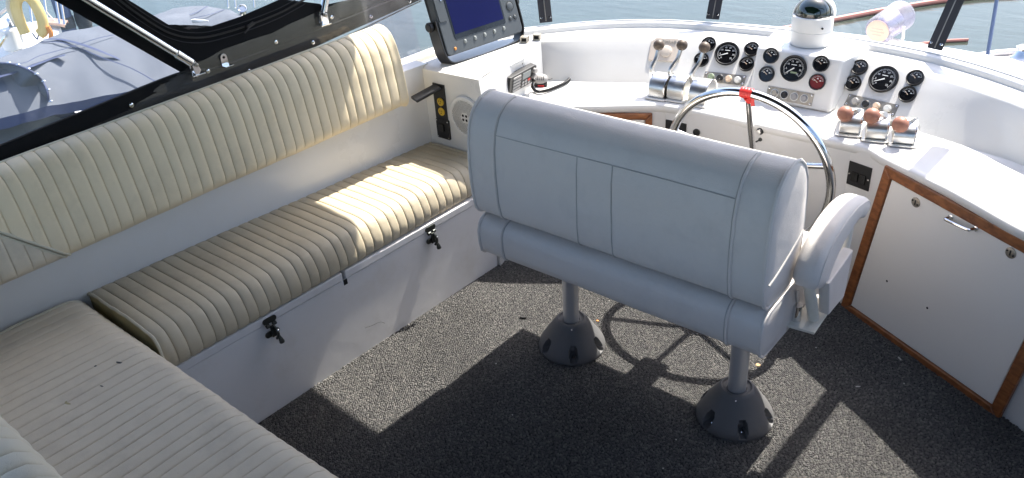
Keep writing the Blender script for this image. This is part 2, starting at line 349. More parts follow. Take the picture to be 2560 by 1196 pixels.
# loop pile: one low mound for every yarn loop, in uneven rows, only where the carpet can be seen
import numpy as np
def carpet_pile():
    rg = np.random.default_rng(5); px_, py_ = .0070, .0055
    a_ = rad(24)
    mid = np.array([-1.0, 1.6]); R_ = np.array([[math.cos(a_), -math.sin(a_)], [math.sin(a_), math.cos(a_)]])
    gx, gy = np.meshgrid(np.arange(-2.2, 2.2, px_), np.arange(-2.0, 2.0, py_)); gx = gx+(np.arange(gx.shape[0])[:, None] % 2)*px_/2
    c = np.stack([gx.ravel(), gy.ravel()], 1) @ R_.T + mid
    c += rg.normal(0, .0011, c.shape)
    d = np.concatenate([c, np.zeros((len(c), 1))], 1)-np.array(CAM); z_ = d @ np.array(_fw); u_ = 1280+F_PX*(d @ np.array(_r))/z_; v_ = 598-F_PX*(d @ np.array(_u))/z_
    ok = (z_ > .1) & (u_ > 560) & (u_ < 2640) & (v_ > 560) & (v_ < 1270) & (c[:, 0] > -2.0) & (c[:, 0] < .2) & (c[:, 1] < 2.66)
    c = c[ok]; n = len(c); S = 6; th = np.arange(S)*2*np.pi/S
    sx = rg.uniform(.0033, .0042, n); sy = rg.uniform(.0025, .0032, n); hh = rg.uniform(.0034, .0052, n); yaw = a_+rg.normal(0, .45, n)
    def ring(k, h, ox): 
        lx, ly = np.cos(th)[None]*sx[:, None]*k+ox[:, None], np.sin(th)[None]*sy[:, None]*k
        X = c[:, :1]+lx*np.cos(yaw)[:, None]-ly*np.sin(yaw)[:, None]; Y = c[:, 1:]+lx*np.sin(yaw)[:, None]+ly*np.cos(yaw)[:, None]
        return np.stack([X, Y, np.broadcast_to((hh*h)[:, None], X.shape)], 2)
    tl = rg.normal(0, .0008, n); zero = np.zeros(n)
    top = ring(0, 1.0, tl)[:, :1]
    V_ = np.concatenate([ring(1.0, .0, zero), ring(.86, .62, tl*.5), top], 1).reshape(-1, 3); K = 2*S+1
    q = np.array([[i, (i+1) % S, S+(i+1) % S, S+i] for i in range(S)]); t3 = np.array([[S+i, S+(i+1) % S, 2*S] for i in range(S)])
    o_ = (np.arange(n)*K)[:, None, None]; loops_ = np.concatenate([(q[None]+o_).reshape(n, -1), (t3[None]+o_).reshape(n, -1)], 1).ravel().astype(np.int32)
    cnt = np.tile(np.array([4]*S+[3]*S, np.int32), n); st_ = np.concatenate([[0], np.cumsum(cnt)[:-1]]).astype(np.int32)
    me = bpy.data.meshes.new('carpet_pile'); me.vertices.add(len(V_)); me.vertices.foreach_set('co', V_.astype(np.float32).ravel())
    me.loops.add(len(loops_)); me.loops.foreach_set('vertex_index', loops_); me.polygons.add(len(cnt)); me.polygons.foreach_set('loop_start', st_); me.polygons.foreach_set('loop_total', cnt)
    me.polygons.foreach_set('use_smooth', np.ones(len(cnt), bool)); me.update(); me.materials.append(M['carpet'])
    o = bpy.data.objects.new('carpet_pile', me); COL.objects.link(o); o.parent = CARPET; o['kind'] = 'stuff'; print('pile loops', n)
carpet_pile()
# --- flybridge sub deck below
b = MB(); b.box(V(-1.05, .6, -.12), V(3.2, 5.2, .2)); struct(b.build('deck', M['gel'], bevel=.01))

# --- coaming: rim path (outer edge), swept section
RIM = smooth_path([(-2.550, -1.500, 0), (-2.520, 0.000, 0), (-2.475, 1.000, 0), (-2.448, 2.015, 0), (-2.421, 2.487, 0), (-2.309, 2.680, 0), (-2.182, 2.832, 0), (-2.030, 2.974, 0),
                   (-1.781, 3.111, 0), (-1.421, 3.187, 0), (-1.086, 3.207, 0), (-0.731, 3.162, 0), (-0.416, 3.025, 0), (-0.152, 2.822, 0), (0.081, 2.517, 0), (0.222, 2.120, 0), (0.300, 1.000, 0), (0.340, 0.000, 0), (0.360, -1.500, 0)], 8)
def offs(path, d):
    out = []
    for i, p in enumerate(path):
        t = (path[min(i+1, len(path)-1)]-path[max(i-1, 0)]).normalized(); nrm = V(t.y, -t.x, 0)   # inward (right of travel)
        out.append(p+nrm*d)
    return out
sec = [(-.20, -.25), (-.10, .45), (-.035, .755), (-.012, .796), (0, .802), (.042, .803), (.049, .799), (.051, .794), (.053, .7805), (.110, .7795)]
rows = []
for d, z in sec: rows.append([p+V(0, 0, z) for p in offs(RIM, d)])
cw = thing('coaming', 'white gelcoat coaming with grooved rim carrying the windshield', 'coaming', (-1.1, 3.1, -.25))
b = MB(); b.grid(rows); b.build('rim', M['gel'], cw, smooth=50)
# port wall behind the settee
b = MB()
b.grid([[V(wallx(y)-.02*(z-.45), y, z) for y in [-1.5+i*.25 for i in range(15)]+[2.16]] for z in (0, .3, .6, .79, .803)]+[[V(wallx(y)-.10, y, .803) for y in [-1.5+i*.25 for i in range(15)]+[2.16]]])
b.build('side_wall', M['gel'], cw, smooth=50)
# starboard wall (mostly out of view)
b = MB(); b.grid([[V(.25, -1.5, z), V(.22, .6, z), V(.13, 2.0, z), V(.02, 2.25, z)] for z in (0, .8)]); b.build('side_wall', M['gel'], cw)

# ================================================================== DASH CONSOLE
con = thing('helm_console', 'white moulded helm console with gauges, ledge and angled cabinet fronts', 'console', (-1.085, 2.7, 0))
PB = smooth_path([(-2.20, 2.57, ZL), (-2.106, 2.62, ZL), (-1.92, 2.705, ZL), (-1.80, 2.765, ZL), (-1.66, 2.82, ZL), (-1.35, 2.88, ZL), (-1.085, 2.9, ZL), (-.82, 2.88, ZL), (-.608, 2.834, ZL), (-.45, 2.785, ZL), (-.326, 2.74, ZL), (-.1, 2.6, ZL), (.1, 2.35, ZL)], 6)
PT = smooth_path([(-2.270, 2.588, .778), (-2.151, 2.666, .778), (-1.968, 2.798, .778), (-1.821, 2.881, .778), (-1.659, 2.952, .778), (-1.364, 3.016, .778), (-1.095, 3.039, .778), (-0.838, 3.021, .778), (-0.651, 2.975, .778), (-0.513, 2.909, .778), (-0.392, 2.838, .778), (-0.158, 2.666, .778), (0.055, 2.392, .778)], 6)
rows = [[lerp(a, c, t) for a, c in zip(PB, PT)] for t in (0, .33, .66, .94)]
ctr_ = V(-1.085, 2.2, 0)
rows.append([p+(p-ctr_).normalized()*.006+V(0, 0, .002-(p-ctr_).normalized().z*.006) for p in PT]); rows.append([V(p.x, p.y, .781)+V((p-ctr_).x, (p-ctr_).y, 0).normalized()*.02 for p in PT]); rows.append([V(p.x, p.y, .781)+V((p-ctr_).x, (p-ctr_).y, 0).normalized()*.075 for p in PT])
b = MB(); b.grid(rows); b.build('instrument_panel', M['gel'], con, smooth=60)
# ledge: from panel bottom to front edge, rounded nose, then the cabinet faces
LE = [V(-2.02, 2.36, ZL), at(1379, 263, z=ZL), at(1500, 262, z=ZL), at(1600, 259.5, z=ZL), at(1640, 259.5, z=ZL), at(1672, 262.5, z=ZL), at(1753, 277, z=ZL), at(1900, 309, z=ZL), at(2090, 350, z=ZL), at(2190, 372, z=ZL), at(2246, 388, z=ZL), at(2275, 404, z=ZL), at(2321, 440, z=ZL), at(2441, 508, z=ZL), at(2560, 574, z=ZL), V(-.02, 2.22, ZL), V(.12, 2.12, ZL)]
fd = at(2110, 770, z=0); fe = at(2500, 1050, z=0); fdir = (fe-fd).normalized()
FC = fd - fdir*.09
FN = V(fdir.y, -fdir.x, 0); FN = FN if FN.y < 0 else -FN
fd = fd-FN*.016; FC = FC-FN*.016
LE = smooth_path(LE, 4)
for q in LE:
    if q.x > -.78:
        dd = (q-fd).dot(FN); q += FN*max(0, .012-dd)*min(1, (q.x+.78)/.08)
# resample PB on LE's parameter
def resample(path, n):
    L = [0]
    for i in range(1, len(path)): L.append(L[-1]+(path[i]-path[i-1]).length)
    out = []; j = 0
    for k in range(n):
        s = L[-1]*k/(n-1)
        while j < len(L)-2 and L[j+1] < s: j += 1
        out.append(lerp(path[j], path[j+1], (s-L[j])/max(1e-9, L[j+1]-L[j])))
    return out
n = 80; A = resample(PB, n); Bq = resample(LE, n)
rows = [[p+V(0, .006, .006) for p in A], [p+V(0, .0, .0) for p in A], [lerp(p, q, .1)+V(0, 0, -.004) for p, q in zip(A, Bq)]]
rows += [[lerp(p, q, t)+V(0, 0, -.004) for p, q in zip(A, Bq)] for t in (.35, .65, .9)]
rows += [[q+V(0, .006, -.006) for q in Bq], [q+V(0, .001, -.012) for q in Bq], [q+V(0, .0, -.022) for q in Bq], [q+V(0, .004, -.034) for q in Bq], [q+V(0, .012, -.038) for q in Bq], [lerp(p, q, .6)+V(0, 0, -.040) for p, q in zip(A, Bq)]]
b = MB(); b.grid(rows); b.build('ledge', M['gel'], con, smooth=60)
# cabinet faces under the ledge
FL = [V(-2.02, 2.375, 0), V(-1.545, 2.655, 0), V(-.712, 2.648, 0), V(-.66, 2.628, 0)]   # port facet, centre facet
Fpts = [V(-2.02, 2.372, 0), V(-1.53, 2.652, 0), V(FC.x, 2.652, 0), fd, fd+fdir*.85]
b = MB(); b.grid([[p+V(0, 0, z) for p in Fpts] for z in (0, ZL-.02)]); b.build('cabinet_front', M['gel_in'], con, smooth=10, bevel=0)
# kick strip at the carpet
# --- centre pod
pod_y0, pod_y1 = 2.862, 2.93
pl0, pr0 = at(1868, 250, y=pod_y0), at(2075, 277, y=pod_y0); pl1, pr1 = at(1893, 114, y=pod_y1), at(2106, 140, y=pod_y1)
PZ = .806
face = [V(pl0.x, pod_y0, ZL-.003), V(pr0.x, pod_y0, ZL-.003), V(pr1.x+.004, pod_y1, PZ), V(pl1.x, pod_y1, PZ)]
b = MB(); back = [V(face[0].x-.02, 3.03, ZL-.003), V(face[1].x+.02, 3.03, ZL-.003), V(face[2].x+.03, 3.14, PZ-.002), V(face[3].x-.035, 3.14, PZ-.002)]
b.add(face+back, [(0, 1, 2, 3), (3, 2, 6, 7), (0, 3, 7, 4), (1, 5, 6, 2), (5, 4, 7, 6), (0, 4, 5, 1)])
b.build('gauge_pod', M['gel'], con, bevel=.014, bseg=4)
PODN = (face[1]-face[0]).cross(face[3]-face[0]).normalized(); PODN = PODN if PODN.y < 0 else -PODN
# --- port console block with flat top and sloping inner side
pz = .800
tA, tB = at(1209, 191, z=pz), at(1352, 101, z=pz)          # top inner edge
xw = wallx(2.13)
bA = V(-2.06, 2.13, ZL-.08); bB = V(-2.106, 2.625, ZL-.08)
b = MB()
b.poly([V(xw-.02, 2.13, 0), V(-1.978, 2.13, 0), V(-1.978, 2.13, ZL-.08), V(tA.x, 2.13, pz-.006), V(xw-.03, 2.13, pz-.012)])           # aft face
b.poly([V(xw-.03, 2.13, pz-.012), V(tA.x, 2.13, pz-.006), tA+V(-.004, .006, 0), V(xw-.03, 2.142, pz)])
b.poly([V(xw-.03, 2.142, pz), tA+V(-.004, .006, 0), tB, V(-2.16, 2.68, pz), V(-2.24, 2.60, pz), V(-2.32, 2.43, pz)])
sN = [lerp(tA, tB, t) for t in (.0, .15, .4, .7, 1)]; bN = [V(-1.978, 2.13, ZL-.08), V(-1.998, 2.20, ZL-.08), V(-2.05, 2.36, ZL-.06), V(-2.088, 2.50, ZL-.06), V(-2.108, 2.63, ZL-.06)]
sN[0] = V(tA.x, 2.13, pz-.006)
b.grid([sN, [lerp(p, q, .33) for p, q in zip(sN, bN)], [lerp(p, q, .66) for p, q in zip(sN, bN)], bN])
b.grid([bN, [V(p.x, p.y, 0) for p in bN]])
b.build('port_block', M['gel'], con, smooth=35)
SIDE_P = V(tA.x, 2.13, pz); SIDE_P = V(tA.x-.03, 2.25, pz); SIDE_N = ((at(1345, 208, z=ZL)-at(1268, 250, z=ZL)).cross(lerp(tA, tB, .45)-at(1290, 238, z=ZL))).normalized(); SIDE_P = at(1290, 238, z=ZL); SIDE_N = SIDE_N if SIDE_N.x > 0 else -SIDE_N

# --- ray hits on the instrument panel
def hit_panel(px, py):
    d = ray(px, py); best = None
    for i in range(len(PB)-1):
        a, c, e = PB[i], PB[i+1], PT[i+1]; g = PT[i]; nn = (c-a).cross(e-a)
        for tri in ((a, c, e), (a, e, g)):
            nn = (tri[1]-tri[0]).cross(tri[2]-tri[0])
            if abs(d.dot(nn)) < 1e-9: continue
            t = (tri[0]-CAM).dot(nn)/d.dot(nn); q = CAM+d*t
            cc = (tri[0]+tri[1]+tri[2])/3; k = (q-cc).length
            if best is None or k < best[0]: best = (k, q, nn.normalized())
    q, nn = best[1], best[2]
    return q, (nn if nn.y < 0 else -nn)
# --- gauges
def gauge(px, py, r, on_pod=False, dial='black_gloss', ang=-120, nums=None, hourmeter=False):
    if on_pod: c = at(px, py, p=face[0], n=PODN); N = PODN
    else: c, N = hit_panel(px, py)
    X, Y, N = frame(N)
    b = MB(); b.lathe(c, N, [(r*.93, -.01), (r*1.0, -.001), (r*1.02, .003), (r*1.0, .009), (r*.95, .0115), (r*.90, .0105), (r*.88, .006), (r*.86, .0055)], 40)
    g = b.build('gauge', M['black'], con, smooth=50)
    b = MB(); b.lathe(c, N, [(r*.885, .0055), (r*.885, .0063)], 40); b.build('dial', M[dial], g)
    b = MB(); b.tube([c+(X*math.cos(t)+Y*math.sin(t))*r*.985+N*.0105 for t in [i*math.tau/40 for i in range(40)]], r*.018+.0004, 6, closed=True); b.build('bezel_ring', M['black_gloss'], g)
    big = r > .04
    b = MB(); k = 41 if big else 13
    for i in range(k):
        t = rad(225-270*i/(k-1)) if big else rad(160-140*i/(k-1)); dv = X*math.cos(t)+Y*math.sin(t); pv = N.cross(dv)
        l = .10 if i % 5 else .15
        if not big: l = .14 if i % 3 else .22
        b.box(c+dv*r*(.80-l/2)+N*.0068, (r*l, r*(.018 if big else .03), .0006), (dv, pv, N))
    b.build('tick_marks', M['white'], g, smooth=0)
    t = rad(90-ang); dv = X*math.cos(t)+Y*math.sin(t); pv = N.cross(dv)
    b = MB(); b.prism([c+N*.0072-dv*r*.08+pv*r*.05, c+N*.0072-dv*r*.08-pv*r*.05, c+N*.0072+dv*r*.66-pv*r*.012, c+N*.0072+dv*r*.66+pv*r*.012], N*.0008)
    b.build('needle', M['white' if big else 'peach'], g, smooth=0)
    if big:
        nb = MB()
        for i, s in enumerate(('0', '5', '10', '15', '20', '25', '30', '35')):
            t = rad(225-270*i/7); q = text_mesh(s, r*.19, c+(X*math.cos(t)+Y*math.sin(t))*r*.55+N*.0066, X, Y, N, .0005); nb.add(q.v, q.f)
        nb.box(c+Y*r*.28+N*.0068, (r*.42, r*.05, .0005), (X, Y, N))
        nb.build('numerals', M['white'], g, smooth=0)
        if hourmeter:
            b = MB(); b.box(c-Y*r*.30+X*r*.1+N*.0068, (r*.5, r*.14, .0006), (X, Y, N)); b.build('hour_counter', M['olive'], g)
    else:
        nb = MB()
        for i in range(3):
            t = rad(150-60*i); nb.box(c+(X*math.cos(t)+Y*math.sin(t))*r*.42+N*.0068, (r*.2, r*.11, .0005), (X, Y, N))
        nb.build('dial_print', M['white'], g, smooth=0)
    return g
SG, BG = .029, .048
for px, py in ((1772, 112), (1754, 151), (1880, 125), (1867, 162)): gauge(px, py, SG, ang=-55)
gauge(1818, 136, BG, ang=-112)
for px, py, dl in ((1929, 140, 'black_gloss'), (1918, 186, 'black_gloss'), (2054, 160, 'black_gloss'), (2044, 206, 'red_dial')): gauge(px, py, SG, True, dl, ang=-55)
gauge(1985, 172, BG, True, ang=-128, hourmeter=True)
for px, py in ((2150, 170), (2133, 210), (2289, 197), (2270, 238)): gauge(px, py, SG, ang=-55)
gauge(2210, 200, BG*1.04, ang=-118)
# --- switch plates with push buttons
def switch_plate(c, N, w_, h_, cols, roll=0):
    X, Y, N = frame(N); X, Y = X*math.cos(roll)+Y*math.sin(roll), Y*math.cos(roll)-X*math.sin(roll)
    b = MB(); b.box(c+N*.0015, (w_, h_, .003), (X, Y, N)); g = b.build('switch_plate', M['dull_steel'], con, bevel=.0008)
    for sx in (-1, 1):
        for sy in (-1, 1):
            b = MB(); b.lathe(c+X*sx*(w_/2-.007)+Y*sy*(h_/2-.007), N, [(.0035, .002), (.0035, .004), (.002, .005)], 12); b.build('screw', M['steel'], g)
    k = len(cols)
    for i, m in enumerate(cols):
        q = c+X*w_*(-.32+.64*i/(k-1))
        b = MB(); b.lathe(q, N, [(.0135, .002), (.0135, .006), (.0115, .007), (.0115, .010), (.009, .0125)], 20); p_ = b.build('push_button', M[m], g)
        b = MB(); b.lathe(q, N, [(.0155, .0025), (.0155, .0045)], 20); b.build('collar', M['alu'], g)
    return g
c, N_ = hit_panel(1811, 197); switch_plate(c+N_*.0005, N_, .165, .042, ['olive', 'black', 'peach', 'clear_btn'])
c = at(1974, 240, p=face[0], n=PODN); switch_plate(c, PODN, .178, .045, ['dull_steel', 'black', 'silver_plastic', 'silver_plastic'])
c, N_ = hit_panel(2178, 264); switch_plate(c+N_*.0005, N_, .185, .046, ['silver_plastic', 'black', 'peach', 'clear_btn'])

# --- teak framed cabinet door on the starboard facet
def framed_door(P4, N, fw, parent, panel_mat, name='cabinet_door'):
    """P4: outer corners tl,tr,br,bl on the face"""
    tl, tr, br, bl = P4; cen = (tl+tr+br+bl)/4
    def inset(p, q, r_, d):                      # corner p with neighbours q,r_
        u, v = (q-p).normalized(), (r_-p).normalized(); s = math.sin(u.angle(v)); return p+(u+v)*d/s
    I = [inset(tl, tr, bl, fw), inset(tr, tl, br, fw), inset(br, tr, bl, fw), inset(bl, tl, br, fw)]
    I2 = [inset(tl, tr, bl, fw+.003), inset(tr, tl, br, fw+.003), inset(br, tr, bl, fw+.003), inset(bl, tl, br, fw+.003)]
    b = MB(); b.prism([p+N*.0015 for p in I2], N*.009); d = b.build(name, panel_mat, parent, bevel=.002)
    O = [tl, tr, br, bl]
    for i in range(4):
        j = (i+1) % 4; a, c_, e, g = O[i], O[j], I[j], I[i]; dd = (c_-a).normalized()*.0006
        b = MB(); b.prism([p+N*.001 for p in (a+dd, c_-dd, e-dd, g+dd)], N*.016); b.build('frame_rail', M['teak'], d, bevel=.004, bseg=3)
    return d, I
fp = lambda px, py: at(px, py, p=fd, n=FN)+FN*.001
tl, bl = fp(2222, 410), fp(2108, 768); br = fp(2503, 1050); tr = tl+(br-bl)*1.0; tr = fp(2700, 668)
door, I_ = framed_door((tl, tr, br, bl), FN, .036, con, M['panel_white'])
X, Y, N_ = frame(FN)
def latch_disc(px, py):
    c = fp(px, py)+N_*.0105; b = MB(); b.lathe(c, N_, [(.0165, 0), (.0165, .002), (.015, .003)], 28); g = b.build('turn_latch', M['dull_steel'], door)
    b = MB(); b.box(c+N_*.0034, (.004, .016, .001), (X, Y, N_))
    for s in (-1, 1): b.lathe(c+X*s*.0115*.9-Y*s*.004, N_, [(.003, .002), (.003, .005), (.0015, .006)], 10)
    b.build('screw', M['black'], door)
for q in ((2297, 504), (2535, 630)): latch_disc(*q)
a, c = fp(2385, 541)+N_*.010, fp(2447, 569)+N_*.010
b = MB(); b.tube(smooth_path([a, a+N_*.018, a+N_*.026+(c-a)*.1, c+N_*.026-(c-a)*.1, c+N_*.018, c], 5), .005, 10)
for q in (a, c): b.lathe(q, N_, [(.009, 0), (.009, .003), (.006, .005)], 16)
b.build('pull_handle', M['steel'], door)
for q in ((2224, 701), (2325, 768)):
    b = MB(); b.lathe(fp(*q)+N_*.0103, N_, [(.004, 0), (.004, .0006)], 14); b.build('screw_hole', M['hole'], door)
# --- port facet small teak framed door
pa, pb = Fpts[0], Fpts[1]; pdir = (pb-pa).normalized(); PN = V(pdir.y, -pdir.x, 0); PN = PN if PN.y < 0 else -PN
gp = lambda px, py: at(px, py, p=pa, n=PN)+PN*.001
tr = gp(1631, 281); br = V(tr.x, tr.y, .10); tl = tr-pdir*.42; bl = V(tl.x, tl.y, .10)
framed_door((tl, tr, br, bl), PN, .026, con, M['panel_white'])
# --- rocker switch panels on the faces
def rocker_panel(c, N, w_, h_):
    X, Y, N = frame(N); b = MB(); b.box(c+N*.0025, (w_, h_, .005), (X, Y, N)); g = b.build('rocker_panel', M['black'], con, bevel=.001)
    for s in (-1, 1):
        b = MB(); q = c+X*s*w_*.17-Y*h_*.08
        b.prism([q+Y*h_*.2+N*.005-X*w_*.15, q+Y*h_*.2+N*.005+X*w_*.15, q-Y*h_*.2+N*.005+X*w_*.15, q-Y*h_*.2+N*.005-X*w_*.15], N*.004); b.build('rocker', M['black_gloss'], g, bevel=.001)
        b = MB(); b.lathe(c+X*s*w_*.43-Y*h_*.02, N, [(.003, .004), (.003, .006)], 10); b.build('screw', M['steel'], g)
sp_ = at(2149, 440, p=V(FC.x, 2.652, 0), n=(Fpts[3]-Fpts[2]).cross(V(0, 0, 1)))
rocker_panel(at(2149, 440, p=fd, n=FN) if sp_.x > fd.x else sp_, (lambda v: v if v.y < 0 else -v)((Fpts[3]-Fpts[2]).cross(V(0, 0, 1)).normalized()) if sp_.x <= fd.x else FN, .085, .085)
rocker_panel(at(1690, 330, y=2.652), V(0, -1, 0), .09, .085)
# key switch, toggle and a round plug on the centre face
c = at(1901, 328, y=2.652); b = MB(); b.lathe(c, V(0, -1, 0), [(.013, 0), (.013, .004), (.010, .006), (.010, .016), (.0085, .018)], 24); k = b.build('rotary_switch', M['black'], con)
b = MB(); b.lathe(c, V(0, -1, 0), [(.0088, .016), (.0088, .0185), (.007, .019)], 24); b.build('switch_cap', M['alu'], k)
c = at(1901, 349, y=2.652); b = MB(); b.lathe(c, V(0, -1, 0), [(.007, 0), (.007, .003), (.004, .004), (.004, .009)], 16); b.tube([c+V(0, -.008, 0), c+V(-.008, -.02, -.004)], [.0022, .003], 8); b.build('toggle_switch', M['bronze'], con)
c = at(1742, 331, y=2.652); b = MB(); b.lathe(c, V(0, -1, 0), [(.014, 0), (.014, .005), (.010, .006), (.009, .003)], 24); b.build('socket', M['black'], con)
# --- port block fittings
def by(px, py): return at(px, py, y=2.13)
NA = V(0, -1, 0); XA, YA, _ = frame(NA)
a, c = by(1082, 208), by(1112, 292); ce = (a+by(1126, 291))/2
top_c = (by(1083, 207)+by(1124, 288))/2
b = MB(); b.box(V(-2.225, 2.1275, .668), (.062, .005, .150)); ou = b.build('outlet_box', M['black'], con, bevel=.001)
for dz in (.022, -.018):
    q = V(-2.219, 2.124, .655+dz-.005); b = MB(); b.lathe(q, NA, [(.0165, 0), (.0165, .003), (.015, .004)], 24); so_ = b.build('socket', M['yellow'], ou)
    b = MB()
    for s in (-1, 1): b.box(q+V(s*.005, -.0043, .003), (.002, .001, .007))
    b.lathe(q+V(0, -.0038, -.006), NA, [(.0022, 0), (.0022, .001)], 8); b.build('slot', M['hole'], ou)
b = MB(); hx = V(-2.225, 2.125, .733); dl = (V(-.045, -.125, -.035)).normalized(); up_ = V(0, 0, 1); xs = dl.cross(up_).normalized(); ys = xs.cross(dl)
b.box(hx+dl*.055, (.055, .11, .012), (xs, dl, ys)); lid = b.build('flap', M['black'], ou, bevel=.003)
b = MB(); b.rbox(V(-2.222, 2.1265, .558), (.07, .007, .072*1.15), (V(1, 0, 0), V(0, 1, 0), V(0, 0, 1)), .006, axis=1); cv = b.build('socket_cover', M['black'], con, bevel=.001)
b = MB(); b.box(V(-2.225, 2.120, .565), (.024, .008, .03)); b.build('cover_grip', M['black'], cv, bevel=.002)
for sx in (-1, 1):
    for sz in (-1, 1):
        b = MB(); b.lathe(V(-2.222+sx*.029, 2.1228, .558+sz*.034), NA, [(.003, 0), (.003, .0015)], 10); b.build('screw', M['steel'], cv)
# speaker
sc = at(1168, 293, y=2.13); SR = .085
b = MB(); b.lathe(sc, NA, [(SR, 0), (SR, .006), (SR*.95, .011), (SR*.84, .012), (SR*.80, .008), (SR*.4, .012), (0, .0125)], 48); spk = b.build('speaker', M['white_plastic'], con, smooth=40)
b = MB()
for i in range(-16, 17):
    for j in range(-16, 17):
        x_, z_ = i*.0052+(j % 2)*.0026, j*.0046
        if .022 < math.hypot(x_, z_) < SR*.79:
            r_ = math.hypot(x_, z_)/SR; hh = .0083+(1-r_)*.006 if r_ > .4 else .0122
            b.add([sc+V(x_+.0015*math.cos(t), -hh-.0012, z_+.0015*math.sin(t)) for t in [k_*math.tau/6 for k_ in range(6)]], [(0, 1, 2, 3, 4, 5)])
so_ = b.build('grille_holes', M['hole'], spk, smooth=0, recalc=False); so_['kind'] = 'stuff'
b = MB()
for k_ in range(4):
    t = rad(45+90*k_); b.add([sc+V(math.cos(t)*.012+.0055*math.cos(s), -.0142, math.sin(t)*.012+.0055*math.sin(s)) for s in [q*math.tau/12 for q in range(12)]], [tuple(range(12))])
b.build('centre_slots', M['hole'], spk, smooth=0, recalc=False)
# ================================================================== PORT SETTEE LOCKER
XB = -2.005
lk = thing('settee_locker', 'white fibreglass locker bench along the port wall with hinged lids', 'locker', (-2.2, 1.2, 0))
RL = Matrix.Rotation(-.015, 3, 'Z'); LX = tuple(RL @ v for v in (V(1, 0, 0), V(0, 1, 0), V(0, 0, 1)))
b = MB(); b.box(V(-2.215, 1.10, .165), (.42, 2.06, .33), LX); b.build('front', M['gel_in'], lk, bevel=.004)
for y0, y1, dz in ((.10, 1.376, 0), (1.388, 2.122, .006)):
    b = MB(); b.box(V(-2.2135+.015*((y0+y1)/2-1.1), (y0+y1)/2, .3455), (.425, y1-y0, .029), LX); b.build('lid', M['gel_in'], lk, bevel=.005, bseg=3)
b = MB(); b.box(V(XB-.02, 1.382, .318), (.05, .016, .02)); b.build('lid_notch', M['hole'], lk)
def latch(px, py):
    c = at(px, py, x=XB+.003); c.z = .338; c.x = XB+.0035+.015*(c.y-1.1)
    b = MB(); X, Y, N = V(0, 1, 0), V(0, 0, 1), V(1, 0, 0)
    b.rbox(c+N*.003+V(0, 0, .004), (.05, .020, .005), (X, Y, N), .0095, axis=2)
    for s in (-1, 1): b.cyl(c+X*(s*.012-.006)+N*.007-Y*.012, c+X*(s*.012+.006)+N*.007-Y*.012, .0065, 12)
    g = b.build('draw_latch', M['bronze'], lk, bevel=.001)
    q = c-Y*.045
    b = MB(); b.rbox(q+N*.003, (.052, .02, .005), (X, Y, N), .009, axis=2); b.build('strike_plate', M['bronze'], g, bevel=.001)
    b = MB(); b.tube(smooth_path([c-Y*.014+N*.008+X*.004, c-Y*.03+N*.022+X*.006, q-Y*.004+N*.024+X*.006, q-Y*.02+N*.014+X*.004], 5), [.005]*16, 8)
    b.box(c-Y*.034+N*.011, (.016, .042, .006), (X, Y, N)); b.build('swing_arm', M['bronze'], g, bevel=.0015)
    b = MB(); b.tube(smooth_path([q+N*.010+X*.008, q-Y*.022+N*.02+X*.012, q-Y*.037+N*.022+X*.014], 4), [.0045, .0045, .005, .0055, .0065, .0075, .008, .009, .0085], 10); b.build('thumb_lever', M['bronze'], g)
    b = MB(); b.ball(q+Y*.012+N*.022+X*.008, .0065, 12, 8); b.build('pivot_pin', M['steel'], g)
latch(672, 800); latch(1070, 575)
b = MB(); b.tube(smooth_path([V(XB+.0052+.015*(p_.y-1.1), p_.y, p_.z) for p_ in (at(908, 818, x=XB), at(925, 812, x=XB), at(945, 803, x=XB), at(957, 806, x=XB))], 5), .0006, 5); b.build('scratch', M['hole'], lk)
# aft locker under the aft cushion
al = thing('aft_locker', 'white locker bench carrying the wide aft cushion', 'locker', (-1.3, .35, 0))
b = MB(); b.box(V(-1.20, .29, .18), (2.36, .78, .36)); b.build('front', M['gel_in'], al, bevel=.004)
# ================================================================== CUSHIONS
def prof_resample(pts, n): return resample([Vector((p[0], p[1], 0)) for p in pts], n)
def ribbed(name, m, prof, v0, v1, pitch, mapf, depth=.0045, nprof=34, ribw=None, parent=None, phase=0, sag=None):
    """prof: open or closed list of 2D points (outward normal to the left of travel); v along the cushion"""
    P = prof_resample(prof, nprof); N2 = []
    for i, p in enumerate(P):
        t = (P[min(i+1, nprof-1)]-P[max(i-1, 0)]).normalized(); N2.append(V(-t.y, t.x, 0))
    nr = max(1, round((v1-v0)/pitch)); pt = (v1-v0)/nr
    rj = random.Random(int(v0*1000)); edge = [v0+i*pt+(rj.uniform(-.09, .09)*pt if 0 < i < nr else 0) for i in range(nr+1)]+[v1+pt]; puff = [rj.uniform(.8, 1.15) for _ in range(nr+1)]
    F = (0, .025, .06, .13, .30, .5, .70, .87, .94, .975)
    rows = []
    for k in range(nr*len(F)+1):
        i, f = divmod(k, len(F)); fr = F[f]; v = lerp(edge[i], edge[i+1], fr)
        h = -.3*depth*(1 if fr == 0 else 0)+depth*puff[min(i, nr)]*(.72*(1-abs(2*fr-1)**9)+.28*(1-abs(2*fr-1)**2))
        e = min(v-v0, v1-v); end = -.008*max(0, 1-e/.02)**2
        row = []
        for j, p in enumerate(P):
            wgt = ribw(j/(nprof-1)) if ribw else 1
            jit = .0010*noise.noise(V(v*14, j*.3, 3.1))+.0022*noise.noise(V(v*3, j*.12, 9))
            dd = h*wgt+jit+end+(sag(p, v) if sag else 0)
            row.append(mapf(p.x+N2[j].x*dd, p.y+N2[j].y*dd, v))
        rows.append(row)
    b = MB(); b.grid(rows); n = len(rows[0])
    o = b.build(name, m, parent, smooth=42)
    return o, P, N2
